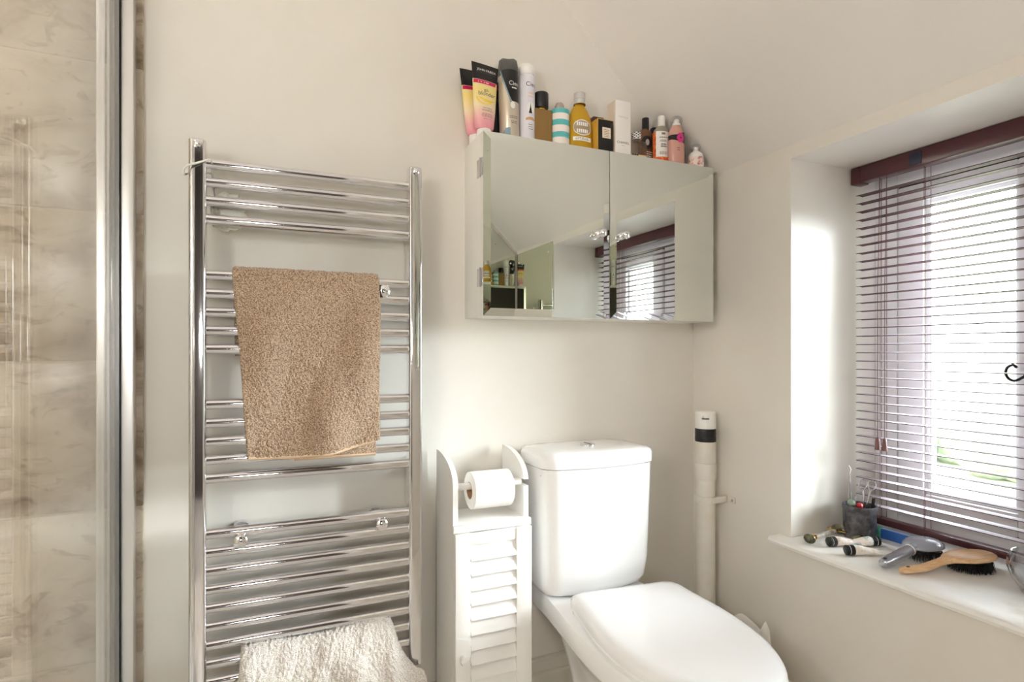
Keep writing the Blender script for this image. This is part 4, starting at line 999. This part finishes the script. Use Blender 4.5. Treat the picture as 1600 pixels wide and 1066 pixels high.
# wooden paddle brush
t = thing('hairbrush', 'pale wooden paddle hairbrush with dark bristles in front of the blind', 'hairbrush', (1.268, .806, ZS), (0, 0, rad(-14)))
part('brush_back', wood, t, lambda b: paddle(b, .125, .235, .038, (.0085, .012, .028, .032), (.003, .0065, .0075, .0075, .007, .006, .003), 0, 0, 0))
part('hang_hole', mat('wood_shadow', (84, 54, 34), .6), t, lambda b: ellipsoid(b, (.020, 0, .0155), .0050, .0032, .0022))
part('cushion', blk, t, lambda b: loft(b, [[(.180+rx*math.cos(2*PI*k/30), ry*math.sin(2*PI*k/30), z) for k in range(30)] for rx, ry, z in ((.032, .024, .019), (.040, .031, .0215), (.042, .033, .0245))]))
b = NB(); bristles(b, .180, .043, .034, .0008, .022, 700, 5); o = obj('bristles', b, brist, t, None); o['kind'] = 'stuff'
# cut glass bowl
cut = clear_glass('cut_glass', (0.95, 0.96, 0.97), 2.2, 1.5, 0.03)
t = thing('glass_bowl', 'cut glass bowl at the right end of the sill', 'bowl', (1.420, .627, ZS))
def bowl(b):
    rings = []
    P = [(.028, 0), (.032, .002), (.034, .010), (.046, .028), (.0525, .048), (.0505, .068), (.046, .080), (.044, .080), (.0465, .066), (.048, .048), (.042, .030), (.028, .012), (.006, .010)]
    for i, (r, z) in enumerate(P):
        ring = []
        for k in range(64):
            f = 1+(.028*math.cos(k*2*PI/64*16) if 1 < i < 6 else 0); ring.append((r*f*math.cos(2*PI*k/64), r*f*math.sin(2*PI*k/64), z))
        rings.append(ring)
    loft(b, rings)
part('bowl_body', cut, t, bowl)

# ================================================================== MIRROR SHEETS BEHIND THE CAMERA (seen in the cabinet doors)
def msheet(name, label, poly, axis, a, b_, screws):
    o = thing(name, label, 'mirror', (0, 0, 0))
    b = NB(); prism(b, poly, axis, a, b_); sh = obj('mirror_sheet', b, oldmirror, o, None)
    for s_ in screws: part('screw', chrome, sh, lambda b: ellipsoid(b, s_, .005, .005, .005, u=14, v=8))
    return o
zc = lambda x: slope_z(x)-.02
msheet('wall_mirror', 'frameless mirror sheet cut to the sloping ceiling opposite the cabinet', [(.62, .95), (XR-.012, .95), (XR-.012, zc(XR)), (.62, zc(.62))], 'y', YF+.0005, YF+.005, [(.66, YF+.006, 1.0), (.66, YF+.006, 2.05), (1.225, YF+.006, 1.0), (1.225, YF+.006, 1.50), (1.14, YF+.006, 1.60)])
msheet('wall_mirror', 'frameless mirror sheet with dome screws beside the window recess', [(YF+.012, .95), (RY0-.008, .95), (RY0-.008, 1.548), (YF+.012, 1.548)], 'x', XR-.005, XR-.0005, [(XR-.006, YF+.04, 1.50), (XR-.006, RY0-.045, 1.505), (XR-.006, YF+.04, 1.0), (XR-.006, RY0-.045, 1.0), (XR-.006, .02, 1.25)])

# ================================================================== ADDED FILL LAMPS, OUT OF VIEW
def globe(loc, label, strength, drop):
    lamp = thing('fill_lamp', label, 'lamp', loc)
    part('ceiling_rose', whitep, lamp, lambda b: lathe(b, [(.045, -.025), (.05, -.02), (.05, 0)], 32))
    part('cable', whitep, lamp, lambda b: tube(b, [(0, 0, -.024), (0, 0, -drop+.11)], .004, 8))
    dm = bpy.data.materials.new('fill_globe'); dm.use_nodes = True
    e_ = dm.node_tree.nodes['Principled BSDF']; e_.inputs['Emission Color'].default_value = (1, .965, .92, 1); e_.inputs['Emission Strength'].default_value = strength
    part('globe', dm, lamp, lambda b: ellipsoid(b, (0, 0, -drop), .11, .11, .11, u=28, v=18))
globe((-.72, .0, ZF), 'added round fill lamp hanging out of view in the bathroom', ROOM_FILL_W, .95)  # invented to lift the sloping ceiling and window wall
globe((-.02, -1.1, ZF), 'added round fill lamp hanging out of view on the landing', HALL_FILL_W, 1.25)  # invented frontal fill through the doorway
dl = thing('shower_fill', 'added round fill light out of view in the shower ceiling', 'lamp', (-.68, 1.0, ZF))  # invented to brighten the shower tiles
part('bezel', chrome, dl, lambda b: lathe(b, [(.062, 0), (.075, -.001), (.078, -.006), (.062, -.008)], 32, cap0=False, cap1=False))
dm2 = bpy.data.materials.new('shower_fill_lens'); dm2.use_nodes = True
e2 = dm2.node_tree.nodes['Principled BSDF']; e2.inputs['Emission Color'].default_value = (1, .98, .95, 1); e2.inputs['Emission Strength'].default_value = SHOWER_FILL_W
part('lens', dm2, dl, lambda b: lathe(b, [(.0, -.005), (.061, -.005), (.061, -.001), (.0, -.001)], 32, cap0=False, cap1=False))

# ================================================================== OUTSIDE
bm = NB(); bmesh.ops.create_grid(bm, x_segments=2, y_segments=2, size=150, matrix=Matrix.Translation((152, 0, -2.6))); o = obj('lawn', bm, grassm, None, None); o['kind'] = 'structure'; tag(o, 'sunlit lawn outside the window', 'lawn')
r_ = random.Random(5)
hd = NB()
for k in range(46):
    y = -18+k*.9+r_.uniform(-.3, .3); ellipsoid(hd, (19+r_.uniform(-.8, .8)+.12*y, y, -1.9), 1.0, .9, r_.uniform(.75, 1.15), u=12, v=8)
for v in hd.verts: v.co += Vector((r_.uniform(-.1, .1), r_.uniform(-.1, .1), r_.uniform(-.1, .1)))
o = obj('hedge', hd, hedgem, None, 60); tag(o, 'green hedge at the far side of the lawn', 'hedge')
